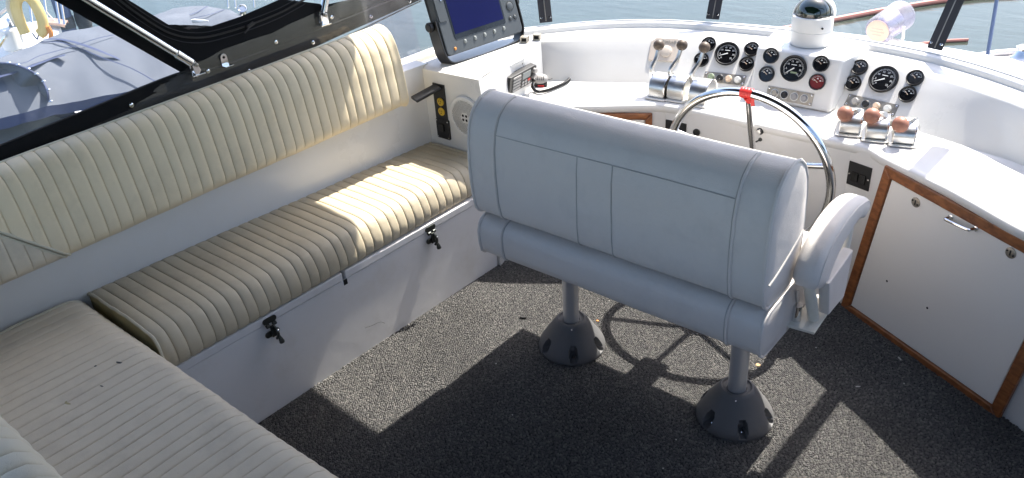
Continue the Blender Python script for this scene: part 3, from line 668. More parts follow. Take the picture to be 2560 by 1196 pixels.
def cap(name, m, P, v, mapf, parent, bulge=.006, sgn=1):
    n = len(P); c = Vector((sum(p.x for p in P)/n, sum(p.y for p in P)/n, 0)); b = MB(); rows = []
    for s, k in ((1, 0), (.9, .4), (.7, .8), (.35, 1), (0.02, 1.05)): rows.append([mapf(c.x+(p.x-c.x)*s, c.y+(p.y-c.y)*s, v+sgn*bulge*k) for p in P])
    b.grid(rows, closed_u=True); b.poly(list(rows[-1])); return b.build(name, m, parent, smooth=50)
def piping(P, v, mapf, parent, r=.0042, i0=0, i1=None, m='pipe', off=.001, wob=.0015):
    Q = P[i0:i1]; b = MB(); path = []
    for k, p in enumerate(Q):
        path.append(mapf(p.x, p.y, v)+V(wob*noise.noise(V(k*.5, v, 1)), wob*noise.noise(V(k*.4, v, 5)), wob*noise.noise(V(k*.45, v, 8))))
    b.tube(smooth_path(path, 2), r, 8); return b.build('piping', M[m], parent)
# --- port seat cushion: profile in (x,z); travel rear-bottom -> top -> front -> bottom
def seat_prof(xr, xf, z0, z1, r=.035):
    pts = [(xr, z0+.01), (xr-.004, z0+.05), (xr, z1-.02), (xr+.012, z1-.004), (xr+.035, z1)]
    pts += [(xr+(xf-xr)*t, z1+.003*math.sin(math.pi*t)) for t in (.25, .5, .75)]
    pts += [(xf-.055, z1-.001), (xf-.030, z1-.009), (xf-.014, z1-.025), (xf-.004, z1-.05), (xf+.003, z0+.05), (xf+.003, z0+.02), (xf-.004, z0+.002), (xf-.02, z0), ((xr+xf)/2, z0), (xr+.02, z0), (xr, z0+.01)]
    return pts
topw = lambda t: 0 if t < .10 or t > .69 else (1 if .13 < t < .66 else .5)
def map_port(a, c, v): return V(a+.05*(v-1.4)*max(0, (-a-2.0)/.4), v, c)
pr = seat_prof(-2.385, -2.0, .362, .482)
cu = thing('seat_cushion', 'cream ribbed vinyl seat cushion lying along the port locker', 'cushion', (-2.2, 1.4, .362))
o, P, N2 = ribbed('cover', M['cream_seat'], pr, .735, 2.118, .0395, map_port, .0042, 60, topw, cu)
cap('end_panel', M['cream_dark'], P[:-1], .737, map_port, cu, -.004); cap('end_panel', M['cream_dark'], P[:-1], 2.116, map_port, cu, .004)
n_ = len(P); piping(P, .736, map_port, cu, .0045, 3, int(n_*.68), wob=.004); piping(P, 2.116, map_port, cu, .0045, 3, int(n_*.68))
b = MB(); b.tube([map_port(-2.380, .478+.002*noise.noise(V(v*6, 0, 0)), v) for v in [.737+i*.023 for i in range(61)]], .0045, 8); b.build('piping', M['pipe'], cu)
# --- aft seat cushion: ribs run along y, repeated along x
def map_aft(a, c, v): return V(v, a, c)
pr = [(p[0], p[1]) for p in seat_prof(.09, .722, .362, .488, .03)]
cu = thing('seat_cushion', 'wide stained cream ribbed cushion on the aft locker', 'cushion', (-1.4, .4, .362))
def sag(p, v): return -.012*math.exp(-((v+1.5)/.35)**2-((p.x-.4)/.2)**2)+.004*noise.noise(V(v*2.2, p.x*3, 2))
o, P, N2 = ribbed('cover', M['cream2'], pr, -2.392, -.50, .0385, map_aft, .0036, 60, lambda t: 0 if t < .08 or t > .74 else 1, cu, sag=sag)
cap('end_panel', M['cream_dark'], P[:-1], -2.39, map_aft, cu, -.004); cap('end_panel', M['cream_dark'], P[:-1], -.502, map_aft, cu, .004)
piping(P, -2.391, map_aft, cu, .0045, 3, 40, wob=.004)
# scuffs on the aft cushion: thin torn flakes of dark backing
for k, (px, py, s) in enumerate(((236, 915, .010), (300, 908, .012), (160, 1003, .008), (170, 1010, .009), (254, 966, .005))):
    c = at(px, py, z=.491); b = MB(); pts = []
    for t in range(9):
        a = t*math.tau/9; pts.append(c+V(math.cos(a)*s*(1+.5*random.random())-math.sin(a)*.001, math.sin(a)*s*.22*(1+.8*random.random())+math.cos(a)*s*.35, 0))
    b.prism(pts, V(0, 0, .0008))
    b.build('tear', M['bronze' if k in (0, 1, 4) else 'cream_dark'], cu, smooth=0)
# --- port backrest: slanted profile, follows the wall
def back_prof(x0):
    """front face bottom -> up -> over the top -> back; travel chosen so left is outside"""
    return [(x0-.075, .00), (x0-.05, -.012), (x0-.018, -.010), (x0-.002, .006), (x0+.002, .03), (x0-.004, .09), (x0-.016, .17), (x0-.030, .225), (x0-.048, .258), (x0-.072, .275), (x0-.10, .281), (x0-.125, .274), (x0-.135, .25), (x0-.12, .15), (x0-.09, .04), (x0-.075, .0)]
rev = lambda L: list(reversed(L))
def map_back(a, c, v):
    t = (v-.70)/1.27
    return V(a+lerp(-2.335, -2.252, t), v, c+lerp(.655, .705, t))
ZC = .66
def cut_mesh(o, keep_fwd, gap):
    """mitre the cushion on the slanted plane y = .70 - (z - ZC)"""
    bm = bmesh.new(); bm.from_mesh(o.data); nn = V(0, 1, 1).normalized()
    bmesh.ops.bisect_plane(bm, geom=bm.verts[:]+bm.edges[:]+bm.faces[:], plane_co=V(0, .70+gap, ZC), plane_no=nn, clear_inner=keep_fwd, clear_outer=not keep_fwd)
    bm.to_mesh(o.data); bm.free()
def v_end(c, gap):
    v = .7
    for _ in range(8): v = .70+gap-(c+lerp(.655, .705, (v-.70)/1.27)-ZC)
    return v
def cut_loop(P, gap): return [map_back(p.x, p.y, v_end(p.y, gap)) for p in P]
rb_ = lambda t: 1 if .12 < t < .72 else 0
cu = thing('backrest_cushion', 'long cream ribbed backrest fixed above the port seat cushion', 'cushion', (-2.35, 1.4, .65))
o, P, N2 = ribbed('cover', M['cream'], back_prof(0), .36, 1.985, .0385, map_back, -.0040, 56, rb_, cu); cut_mesh(o, True, 0)
b = MB(); b.poly(cut_loop(P[:-1], .001)); b.build('end_panel', M['cream_dark'], cu)
cap('end_panel', M['cream'], P[:-1], 1.983, map_back, cu, .003)
b = MB(); b.tube(smooth_path(cut_loop(P[2:50], -.001), 2), .0048, 8); b.build('piping', M['pipe'], cu); piping(P, 1.984, map_back, cu, .0045, 2, 50)
b = MB(); b.tube([map_back(-.105, .284+.0015*noise.noise(V(v*7, 0, 0)), v) for v in [.42+i*.0264 for i in range(60)]], .0042, 8); b.build('piping', M['pipe'], cu)
cu = thing('backrest_cushion', 'cream ribbed corner backrest tucked under the slanted end of the long one', 'cushion', (-2.4, .35, .65))
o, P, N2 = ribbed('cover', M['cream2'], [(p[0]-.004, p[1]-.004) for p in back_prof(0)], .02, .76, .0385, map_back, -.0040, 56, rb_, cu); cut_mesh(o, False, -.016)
b = MB(); b.poly(cut_loop(P[:-1], -.017)); b.build('end_panel', M['cream_dark'], cu)
b = MB(); b.tube(smooth_path(cut_loop(P[2:50], -.016), 2), .0045, 8); b.build('piping', M['pipe'], cu)
# --- aft backrest, seen at the lower corner
def map_ab(a, c, v): return V(v, a, c)
pr = [(.13, .56), (.24, .55), (.256, .57), (.262, .66), (.258, .74), (.245, .778), (.222, .798), (.19, .803), (.16, .795), (.14, .77), (.13, .7), (.13, .56)]
cu = thing('backrest_cushion', 'pale ribbed backrest rising behind the wide aft cushion', 'cushion', (-1.5, .2, .5))
o, P, N2 = ribbed('cover', M['cream2'], rev(pr), -2.30, -.70, .052, map_ab, .008, 50, None, cu)
cap('end_panel', M['cream2'], P[:-1], -2.298, map_ab, cu, -.004); cap('end_panel', M['cream2'], P[:-1], -.702, map_ab, cu, .004)
for px in (-2.1, -1.2):
    b = MB(); b.box(V(px, .185, .524), (.05, .06, .08)); b.build('bracket', M['black'], cu)
aw = MB(); aw.box(V(-1.1, .06, .40), (2.9, .06, .80)); o = aw.build('aft_rail_panel', M['canvas'], cw, bevel=.004)

# ================================================================== HELM BENCH
hb = thing('helm_bench', 'light grey vinyl helm bench with armrest on two aluminium pedestals', 'bench', (-1.11, 1.866, 0))
XL, XR = -1.618, -.652
def bench_body(name, prof, x0, x1, parent, endr=.03, n=64, closed=True, m='helm', bow=0):
    P = prof_resample(prof+[prof[0]], n)[:-1]; c = Vector((sum(p.x for p in P)/len(P), sum(p.y for p in P)/len(P), 0)); rows = []
    xs = [(0, .0), (.0, .6), (.001, .93), (.004, .975), (.010, 1.0)]
    seq = [(x0+d, s) for d, s in xs]+[(x0+(x1-x0)*t, 1) for t in [i/24 for i in range(1, 24)]]+[(x1-d, s) for d, s in reversed(xs)]
    for x, s in seq:
        row = []
        for j, p in enumerate(P):
            wv = .0016*noise.noise(V(x*5, j*.15, 1.3)) if s == 1 else 0
            q = c+(p-c)*s; row.append(V(x, q.x+wv, q.y+wv))
        rows.append(row)
    b = MB(); b.grid(rows, closed_u=True); return b.build(name, M[m], parent, smooth=40), P
bp = [(1.700, .576), (1.668, .577), (1.648, .592), (1.637, .65), (1.634, .74), (1.638, .82), (1.649, .872), (1.670, .914), (1.704, .940), (1.744, .949), (1.778, .942), (1.808, .918), (1.83, .878), (1.840, .83), (1.846, .76), (1.845, .68), (1.832, .615), (1.80, .584), (1.75, .577)]
backr, BP = bench_body('backrest', bp, XL, XR, hb)
sp = [(1.70, .428), (1.662, .431), (1.648, .443), (1.641, .475), (1.641, .52), (1.650, .548), (1.672, .560), (1.70, .564), (1.80, .570), (2.0, .578), (2.09, .572), (2.135, .55), (2.15, .51), (2.145, .46), (2.12, .435), (2.05, .43), (1.9, .43)]
seat, SPP = bench_body('seat', sp, XL+.006, XR+.004, hb)
def ring_piping(P, x, parent, i0, i1, r=.0042, sc=1.0, wob=0):
    n = len(P); c = Vector((sum(p.x for p in P)/n, sum(p.y for p in P)/n, 0)); idx = [i % n for i in range(i0, i1)]
    b = MB(); b.tube([V(x, (c+(P[i]-c)*sc).x, (c+(P[i]-c)*sc).y) for i in idx], r, 8); return b.build('piping', M['helm'], parent)
nb_ = len(BP)
ring_piping(BP, XL+.006, backr, 0, nb_+1, .0050, 1.0); ring_piping(BP, XR-.006, backr, 0, nb_+1, .0050, 1.0)
ring_piping(SPP, XL+.012, seat, 0, len(SPP)+1, .0050, 1.0); ring_piping(SPP, XR-.002, seat, 0, len(SPP)+1, .0050, 1.0)
def seam_tube(P, x, parent, f0, f1, r=.0032, dx=None, m='helm'):
    n = len(P); i0, i1 = int(f0*n), int(f1*n); b = MB(); pth = []
    for k, i in enumerate(range(i0, i1)): pth.append(V(x+(dx(k/(i1-i0)) if dx else 0), P[i % n].x-.0003, P[i % n].y))
    b.tube(smooth_path(pth, 2), r, 8); return b.build('welt', M[m], parent)
seam_tube(BP, -1.513, backr, -.02, .50, .0046); seam_tube(BP, -.748, backr, -.02, .50, .0046)
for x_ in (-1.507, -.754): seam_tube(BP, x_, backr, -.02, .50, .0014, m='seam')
seam_tube(SPP, -1.513, seat, -.02, .24, .0046); seam_tube(SPP, -.748, seat, -.02, .24, .0046)
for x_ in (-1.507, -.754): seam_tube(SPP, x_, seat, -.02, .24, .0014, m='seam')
JS = (min(range(nb_), key=lambda i: abs(BP[i].y-.872)+(0 if BP[i].x < 1.7 else 9))+1)/nb_
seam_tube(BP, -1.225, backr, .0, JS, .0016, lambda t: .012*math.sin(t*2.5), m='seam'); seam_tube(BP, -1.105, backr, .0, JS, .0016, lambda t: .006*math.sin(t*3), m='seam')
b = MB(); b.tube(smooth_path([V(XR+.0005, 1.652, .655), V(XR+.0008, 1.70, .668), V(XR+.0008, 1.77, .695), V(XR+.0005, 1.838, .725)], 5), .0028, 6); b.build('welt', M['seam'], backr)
# stitched horizontal seam
j = min(range(nb_), key=lambda i: abs(BP[i].y-.872)+(0 if BP[i].x < 1.7 else 9)); q = BP[j]
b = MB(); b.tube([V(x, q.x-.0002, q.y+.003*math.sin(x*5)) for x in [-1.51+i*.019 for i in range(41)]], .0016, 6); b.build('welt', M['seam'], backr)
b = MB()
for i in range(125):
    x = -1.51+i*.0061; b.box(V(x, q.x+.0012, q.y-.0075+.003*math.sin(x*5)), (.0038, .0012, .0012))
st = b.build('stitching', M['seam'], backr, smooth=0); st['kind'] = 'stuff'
# seat underside frame + back hinge plates
b = MB(); b.rbox(V(-1.115, 2.195, .465), (.10, .13, .022), (V(1, 0, 0), V(0, 1, 0), V(0, 0, 1)), .015, axis=2); b.build('shadow_tab', M['helm'], hb, bevel=.003)  # unseen tab added to cast the dark block on the carpet
b = MB(); b.box(V(-1.11, 1.88, .420), (.80, .36, .022)); b.build('base_plate', M['cream_metal'], hb, bevel=.003)
b = MB()
for x in (XL+.03, XR-.03): b.box(V(x, 1.80, .573), (.008, .07, .035))
b.build('hinge_plate', M['steel'], hb, bevel=.001)
# pedestals
for px in (-1.421, -.800):
    b = MB(); b.cyl(V(px, 1.866, .08), V(px, 1.866, .412), .0275, 32); pd = b.build('pedestal', M['alu_tube'], hb)
    prof = [(.0, .0), (.112, .0), (.1165, .006), (.117, .014), (.114, .026), (.108, .038), (.099, .052), (.088, .068), (.076, .086), (.064, .104), (.056, .116), (.050, .122), (.046, .1235), (.044, .1225), (.0425, .118), (.036, .1165), (.029, .116)]
    # refine
    pr2 = [Vector((r, h, 0)) for r, h in prof[1:]]; pr2 = resample(pr2, 46); seg = 144; vs = []; b = MB()
    rows = []
    for q in pr2:
        row = []
        for k in range(seg):
            t = math.tau*k/seg; r_, h_ = q.x, q.y
            ph = (t/math.tau*6+.35) % 1 - .5; arc = ph*math.tau/6*r_
            u = (h_-.040)/.026; lim = .0135*math.sqrt(max(0, 1-u*u)) if u > -.7 else .0135*.71*(1 if u > -1 else 0)
            if u < 1 and u > -.95 and abs(arc) < lim: r_ = min(r_, .092-(.0 if u < 0 else .030*u))-.016
            row.append(V(px+math.cos(t)*r_, 1.866+math.sin(t)*r_, h_))
        rows.append(row)
    b.grid(rows, closed_u=True); fl = b.build('flange', M['grey_plastic'], pd, smooth=30)
    for k in range(6):
        t = math.tau*(k-.35+.5)/6; b = MB(); b.lathe(V(px+math.cos(t)*.088, 1.866+math.sin(t)*.088, .012), V(0, 0, 1), [(.006, 0), (.006, .008), (.003, .011)], 12); b.build('screw', M['steel'], fl) if False else b.build('screw', M['steel'], pd)
    b = MB(); t = math.atan2(-1.866, -px); b.ball(V(px+math.cos(t)*.0585, 1.866+math.sin(t)*.0585, .112), .0032, 10, 6); b.build('grub_screw', M['steel'], pd)
# armrest
arm = MB(); AX = -.612
pth = smooth_path([(1.825, .575), (1.832, .622), (1.862, .668), (1.93, .698), (2.02, .706), (2.085, .694), (2.115, .668)], 5)if False else smooth_path([V(AX, 1.822, .583), V(AX, 1.843, .632), V(AX, 1.890, .672), V(AX, 1.955, .698), V(AX, 2.03, .707), V(AX, 2.085, .697), V(AX, 2.112, .672)], 5)
rows = []
hh = lambda t: .052*(1-t)**.6+.028 if t < .97 else .028
for i, p in enumerate(pth):
    t = i/(len(pth)-1); T = (pth[min(i+1, len(pth)-1)]-pth[max(i-1, 0)]).normalized(); Nn = V(1, 0, 0).cross(T).normalized(); Nn = Nn if Nn.z > 0 or Nn.y < 0 else -Nn
    H = lerp(.062, .030, min(1, max(0, t*2.1-.5))); W = .036; e = 1
    if t < .06: e = .82+3*t
    if t > .94: e = max(.3, 1-((t-.94)/.06)**2*.7)
    row = []
    for k in range(24):
        a = math.tau*k/24; ca, sa = math.cos(a), math.sin(a); pw = .55
        row.append(p+V(1, 0, 0)*(W*e*math.copysign(abs(ca)**pw, ca))+Nn*(H*e*math.copysign(abs(sa)**pw, sa)))
    rows.append(row)
arm.grid(rows, closed_u=True); arm.poly(rows[0]); arm.poly(list(reversed(rows[-1])))
ar = arm.build('armrest', M['helm'], hb, smooth=55)
for s in (2, 10):
    b = MB(); b.tube([r_[s]+V(0, 0, .0) for r_ in rows[1:-1]], .0022, 6); b.build('welt', M['helm'], ar)
b = MB(); b.tube(smooth_path([V(-.607, 1.80, .60), V(-.607, 1.83, .54), V(-.600, 1.855, .462)], 4), .015, 12); b.build('arm_support', M['cream_metal'], hb)
b = MB(); b.tube(smooth_path([V(-.607, 2.05, .69), V(-.607, 2.045, .60), V(-.600, 2.0, .462)], 4), .015, 12); b.build('arm_support', M['cream_metal'], hb)
b = MB(); b.prism([V(-.598, 1.84, .59), V(-.598, 2.0, .615), V(-.598, 1.985, .47), V(-.598, 1.875, .47)], V(.03, 0, 0)); b.build('side_pad', M['helm'], hb, bevel=.006)
b = MB(); b.prism([at(1965, 812, z=.452), at(2036, 832, z=.452), at(2093, 748, z=.452), at(2040, 735, z=.452)], V(0, 0, -.008)); b.build('arm_plate', M['cream_metal'], hb, bevel=.002)
b = MB(); b.cyl(V(-.64, 1.835, .43), V(-.64, 1.835, .50), .013, 14); b.build('arm_pivot', M['steel'], hb)
b = MB(); b.prism([at(1990, 728, x=-.646), at(1999, 726, x=-.646), at(1998, 752, x=-.646), at(1991, 757, x=-.646)], V(.001, 0, 0)); b.build('care_tag', M['label'], seat, smooth=0)

# uneven loops along the cut edges of the carpet
b = MB(); rj = random.Random(3)
def loops(p, q, n):
    d = (q-p).normalized(); s_ = V(-d.y, d.x, 0)
    for i in range(n):
        c = lerp(p, q, (i+rj.uniform(-.3, .3))/n)+s_*rj.uniform(-.004, .004)+V(0, 0, .002); b.ball(c, rj.uniform(.004, .0065), 6, 4, sc=(1, 1, .8))
loops(V(-1.999, .75, 0), V(-1.999, 2.3, 0), 190); loops(fd+FN*.006, fd+fdir*.85+FN*.006, 100)
o = b.build('edge_loops', M['carpet'], CARPET); o['kind'] = 'stuff'
# ================================================================== STEERING WHEEL
WC = V(-1.105, 2.48, .516); WR = .298; wt = -.129
WU, WX = V(0, math.sin(wt), math.cos(wt)), V(1, 0, 0); WN = WX.cross(WU)   # WN points roughly -Y
WN = WN if WN.y < 0 else -WN
sw = thing('steering_wheel', 'polished steel steering wheel with five spokes and red tape on its rim', 'steering wheel', WC)
rim = [WC+WX*WR*math.sin(t)+WU*WR*math.cos(t) for t in [i*math.tau/96 for i in range(96)]]
b = MB(); b.tube(rim, .0155, 16, closed=True); b.build('rim', M['steel'], sw)
for k in range(5):
    t = k*math.tau/5; d = WX*math.sin(t)+WU*math.cos(t)
    b = MB(); b.tube(smooth_path([WC-WN*.055+d*.03, WC-WN*.03+d*.14, WC-WN*.003+d*(WR-.006)], 5), .0105, 12); b.build('spoke', M['steel'], sw)
b = MB(); b.lathe(WC-WN*.075, WN, [(.03, 0), (.045, .006), (.045, .022), (.032, .034), (.012, .040), (0, .041)], 32); b.build('hub', M['steel'], sw)
b = MB(); b.cyl(WC-WN*.07, V(WC.x, 2.651, WC.z-.06), .018, 24); b.lathe(V(WC.x, 2.651, WC.z-.06), V(0, -1, 0), [(.036, 0), (.036, .012), (.022, .03)], 28); b.build('shaft', M['dull_steel'], sw)
b = MB()
for t0, sl in ((-.075, .10), (-.045, 0), (-.012, -.03), (.022, .05)):      # overlapping wraps of tape
    for q in range(1):
        path = [WC+WX*WR*math.sin(t)+WU*WR*math.cos(t) for t in [t0+i*.009 for i in range(5)]]
        b.tube(path, [.0172, .0182, .0178, .0184, .0174], 14)
b.tube([WC+WU*(WR-.012)+WX*.002, WC+WU*(WR-.030)+WX*.010-WN*.004], [.0165, .0135], 12)
b.prism([WC+WU*(WR-.008)+WX*.016+WN*.010, WC+WU*(WR+.004)+WX*.026+WN*.012, WC+WU*(WR-.034)+WX*.032+WN*.012, WC+WU*(WR-.037)+WX*.019+WN*.013], WN*.0015)
b.build('tape_wrap', M['red'], sw, smooth=30)

# ================================================================== ENGINE CONTROLS
def control(base, fwd, knob_px, knobm, label, pulled, group):
    hk = .74 if pulled else .88
    """binnacle: half drum on a plate, with a lever and a ball knob"""
    F = Vector(fwd).normalized(); S = V(F.y, -F.x, 0); U = V(0, 0, 1)
    t = thing('control_lever', label, 'control lever', base, group)
    w_, R_ = .066, .062
    b = MB(); b.rbox(base+U*.003, (w_+.022, .15, .006), (S, F, U), .012, axis=2); b.build('base_plate', M['white_plastic'] if not pulled else M['alu'], t, bevel=.0015)
    pts = [base+F*-.062+U*.006]
    for k in range(17):
        a = math.pi*(1-k/16); pts.append(base+F*(R_*math.cos(a))+U*(.036*hk+R_*hk*math.sin(a)))
    pts.append(base+F*.062+U*.006)
    b = MB(); b.prism([p-S*w_/2 for p in pts], S*w_); hs = b.build('housing', M['alu'], t, bevel=.004, smooth=40)
    # chrome side cheek
    b = MB(); pts2 = [p+S*(w_/2+.001) for p in pts]; b.tube(pts2, .0022, 6); b.build('edge_trim', M['steel'], hs)
    pivot = base+U*(.04 if pulled else .065)+S*(-w_/2-.008 if not pulled else w_/2+.008)
    b = MB(); b.lathe(pivot-S*(.008 if not pulled else -.008)*-1, S, [(.018, -.006), (.018, .006)], 20); b.build('pivot_boss', M['alu'], t)
    K = Vector(knob_px)
    if pulled: path = smooth_path([pivot, pivot+(K-pivot)*.35+U*.022, pivot+(K-pivot)*.75+U*.010, K], 5)
    else: path = smooth_path([pivot, pivot+U*.035-F*.006-S*.003, pivot+(K-pivot)*.6-F*.002, K], 5)
    n = len(path); b = MB(); rows = []
    for i, p in enumerate(path):
        T = (path[min(i+1, n-1)]-path[max(i-1, 0)]).normalized(); f = i/(n-1); hw = lerp(.012, .0065, f); th = .0058
        E = T.cross(S).normalized()
        rows.append([p+E*hw+S*th, p-E*hw+S*th, p-E*hw-S*th, p+E*hw-S*th])
    b.grid(rows, closed_u=True); b.poly(rows[0]); b.poly(list(reversed(rows[-1]))); b.build('lever', M['alu'], t, bevel=.002)
    b = MB(); b.ball(K, .0215 if not pulled else .0265, 24, 16); b.build('knob', M[knobm], t)
LZ = ZL-.002
lf = V(-.10, .99, 0)
spots = [((1652, 238), (1647, 113)), ((1698, 243), (1705, 113)), ((1752, 254), (1761, 119))]
labs = ['raised aluminium control lever with dark knob in front of the autopilot plate', 'raised aluminium control lever with brown knob, middle of the upright three', 'raised aluminium control lever with brown knob beside the small gauges']
for i, ((bx, by_), kp) in enumerate(spots):
    base = at(bx, by_, z=LZ); base.z = LZ; base += lf.normalized()*.012
    K = at(kp[0], kp[1], p=base+lf.normalized()*.035, n=lf)
    control(base, lf, K, 'knob_dark', labs[i], False, 'upright engine controls')
rf = V(-.30, .95, 0)
spots = [((2122, 336), (2113, 285)), ((2188, 350), (2180, 290)), ((2256, 362), (2251, 312))]
labs = ['lowered aluminium control lever with terracotta knob next to the steering wheel', 'lowered aluminium control lever with terracotta knob, middle of the lowered three', 'lowered aluminium control lever with terracotta knob above the cabinet door corner']
for i, ((bx, by_), kp) in enumerate(spots):
    base = at(bx, by_, z=LZ); base.z = LZ; base += rf.normalized()*.05
    K = at(kp[0], kp[1], p=base-rf.normalized()*.055, n=rf)
    control(base, rf, K, 'knob_tan', labs[i], True, 'lowered engine controls')

# ================================================================== COMPASS
cc = at(2030, 94, z=PZ); cc = V(-1.15, 3.055, PZ+.001)
cp = thing('compass', 'white cylindrical compass with dark glass dome on the gauge pod', 'compass', cc)
b = MB(); b.lathe(cc, V(0, 0, 1), [(.0, 0), (.073, 0), (.0745, .004), (.0745, .052), (.073, .0535), (.073, .0555), (.0745, .057), (.0745, .102), (.073, .106), (.066, .108), (.062, .104), (0, .104)], 56); b.build('housing', M['white_plastic'], cp, smooth=40)
b = MB(); b.ball(cc+V(0, 0, .112), .062, 32, 20, sc=(1, 1, .95)); b.build('dome', M['dome'], cp)
# white hood arching over the dome, open towards the helm
rows = []; hd = V(0, -1, 0); td = (V(0, 0, 0)-cc); td.z = 0; td = V(.22, -1, 0).normalized()
side = V(td.y, -td.x, 0)
for i in range(25):
    a = math.pi*i/24; row = []
    for s_, rr in ((.012, .0685), (.016, .071), (.012, .0755), (-.05, .072), (-.05, .068), (0, .068), (.012, .0685)):
        row.append(cc+V(0, 0, .098)+side*(math.cos(a)*rr)+V(0, 0, 1)*(math.sin(a)*rr*1.02)+td*(s_-.012))
    rows.append(row)
b = MB(); b.grid(rows); b.build('hood', M['white_plastic'], cp, smooth=50)
b = MB(); b.lathe(cc+V(.058, -.052, .075), V(.7, -.7, 0), [(.004, 0), (.004, .004)], 10); b.build('screw', M['black'], cp)
# ================================================================== CHARTPLOTTER
zc = .848
BL, BR = at(1121, 143, z=zc), at(1309, 79, z=zc-.0)
# lower edge is level; keep the depth of its left end and its direction
zc = .835; BL = at(1121, 143, z=zc); BR = at(1309, 79, z=zc)
PX = (BR-BL).normalized(); lean = .30
horiz = V(-PX.y, PX.x, 0); horiz = horiz if horiz.y > 0 else -horiz        # away from viewer
PY = (V(0, 0, 1)*math.cos(lean)+horiz*math.sin(lean)); PN2 = PX.cross(PY)
W_ = (BR-BL).length; H_ = W_*.76
cpz = thing('chartplotter', 'grey chartplotter with dark blue screen on a black bracket atop the port block', 'chartplotter', V(BL.x+.1, BL.y+.1, pz))
q2 = lambda u, v, d=0: BL+PX*u*W_+PY*v*H_+PN2*d
def to_uv(px, py):
    p = at(px, py, p=BL, n=PN2)-BL; return p.dot(PX)/W_, p.dot(PY)/H_
b = MB(); b.rbox(q2(.5, .5, -.018), (W_, H_, .036), (PX, PY, PN2), .02, 5, axis=2); bod = b.build('housing', M['bezel'], cpz, bevel=.005, bseg=3)
b = MB(); b.rbox(q2(.5, .52, -.06), (W_*.86, H_*.8, .06), (PX, PY, PN2), .02, 5, axis=2); b.build('rear_case', M['black'], cpz, bevel=.004)
u0, v0 = to_uv(1141, 121); u1, v1 = to_uv(1277, 78)
SW0, SW1, SV0, SV1 = .135, .80, .175, .94
b = MB(); b.rbox(q2((SW0+SW1)/2, (SV0+SV1)/2, .0008), ((SW1-SW0)*W_, (SV1-SV0)*H_, .002), (PX, PY, PN2), .008, 4, axis=2); b.build('screen_surround', M['black_gloss'], bod)
b = MB(); b.box(q2((SW0+SW1)/2-.003, (SV0+SV1)/2+.025, .0022), ((SW1-SW0-.035)*W_, (SV1-SV0-.07)*H_, .0012), (PX, PY, PN2)); b.build('screen', M['screen'], cpz)
for i in range(5):
    b = MB(); b.ball(q2(.245+.128*i, .118, .001), .0085, 16, 8, sc=(.8, 1, .5), ax=(PX, PY, PN2)); b.build('soft_key', M['rubber'], cpz)
b = MB(); b.ball(q2(.105, .07, .001), .0065, 14, 8, sc=(1, 1, .5), ax=(PX, PY, PN2)); b.build('power_key', M['amber'], cpz)
for (u, v, r_, m) in ((.90, .72, .0135, 'black'), (.905, .545, .012, 'bezel'), (.905, .365, .0155, 'bezel'), (.875, .215, .0075, 'bezel'), (.938, .215, .0075, 'bezel')):
    b = MB(); b.lathe(q2(u, v, -.001), PN2, [(r_*1.15, 0), (r_*1.15, .002), (r_, .003), (r_*.9, .008 if m == 'black' else .004), (r_*.5, .0095 if m == 'black' else .005)], 24); k = b.build('knob' if m == 'black' else 'button', M[m], cpz)
    b = MB(); b.tube([q2(u, v, .0015)+(PX*math.cos(t)+PY*math.sin(t))*r_*1.2 for t in [i*math.tau/24 for i in range(24)]], .0008, 5, closed=True); b.build('button_ring', M['black'], k)
b = MB(); b.rbox(q2(.062, .66, .0015), (W_*.10, H_*.48, .004), (PX, PY, PN2), .008, 4, axis=2); dr = b.build('card_door', M['bezel'], cpz, bevel=.001)
b = MB(); b.box(q2(.088, .70, .0045), (.003, .022, .003), (PX, PY, PN2)); b.build('door_catch', M['steel'], dr)
# bracket: U strap around the lower half
bz = pz+.004
sl_, sr_ = q2(-.035, .42, -.05), q2(1.03, .42, -.05)
lo = [q2(-.025, .45, -.03), q2(-.025, .15, -.03), q2(-.015, .02, -.03), q2(.03, -.075, -.03), q2(.13, -.105, -.03), q2(.5, -.115, -.03), q2(.87, -.10, -.03), q2(.97, -.06, -.03), q2(1.015, .03, -.03), q2(1.025, .15, -.03), q2(1.025, .45, -.03)]
pth = smooth_path(lo, 4); b = MB(); rows = []
for i, p in enumerate(pth):
    T = (pth[min(i+1, len(pth)-1)]-pth[max(i-1, 0)]).normalized(); E = T.cross(PN2)
    rows.append([p+PN2*.03+E*.003, p-PN2*.03+E*.003, p-PN2*.03-E*.003, p+PN2*.03-E*.003])
b.grid(rows, closed_u=True); b.build('bracket', M['black'], cpz, bevel=.0015)
for u, s in ((-.025, -1), (1.025, 1)):
    c = q2(u, .40, -.03); b = MB(); b.lathe(c, PX*s, [(.012, 0), (.012, .006), (.019, .008), (.019, .020), (.015, .024)], 10); b.build('clamp_knob', M['black'], cpz, smooth=25)
# heat sink fins on the housing's left edge
b = MB()
for i in range(14): b.box(q2(-.008, .08+.028*i, -.022), (.006, .004, .02), (PX, PY, PN2))
b.build('cooling_fins', M['silver_plastic'], bod, smooth=0)['kind'] = 'stuff'

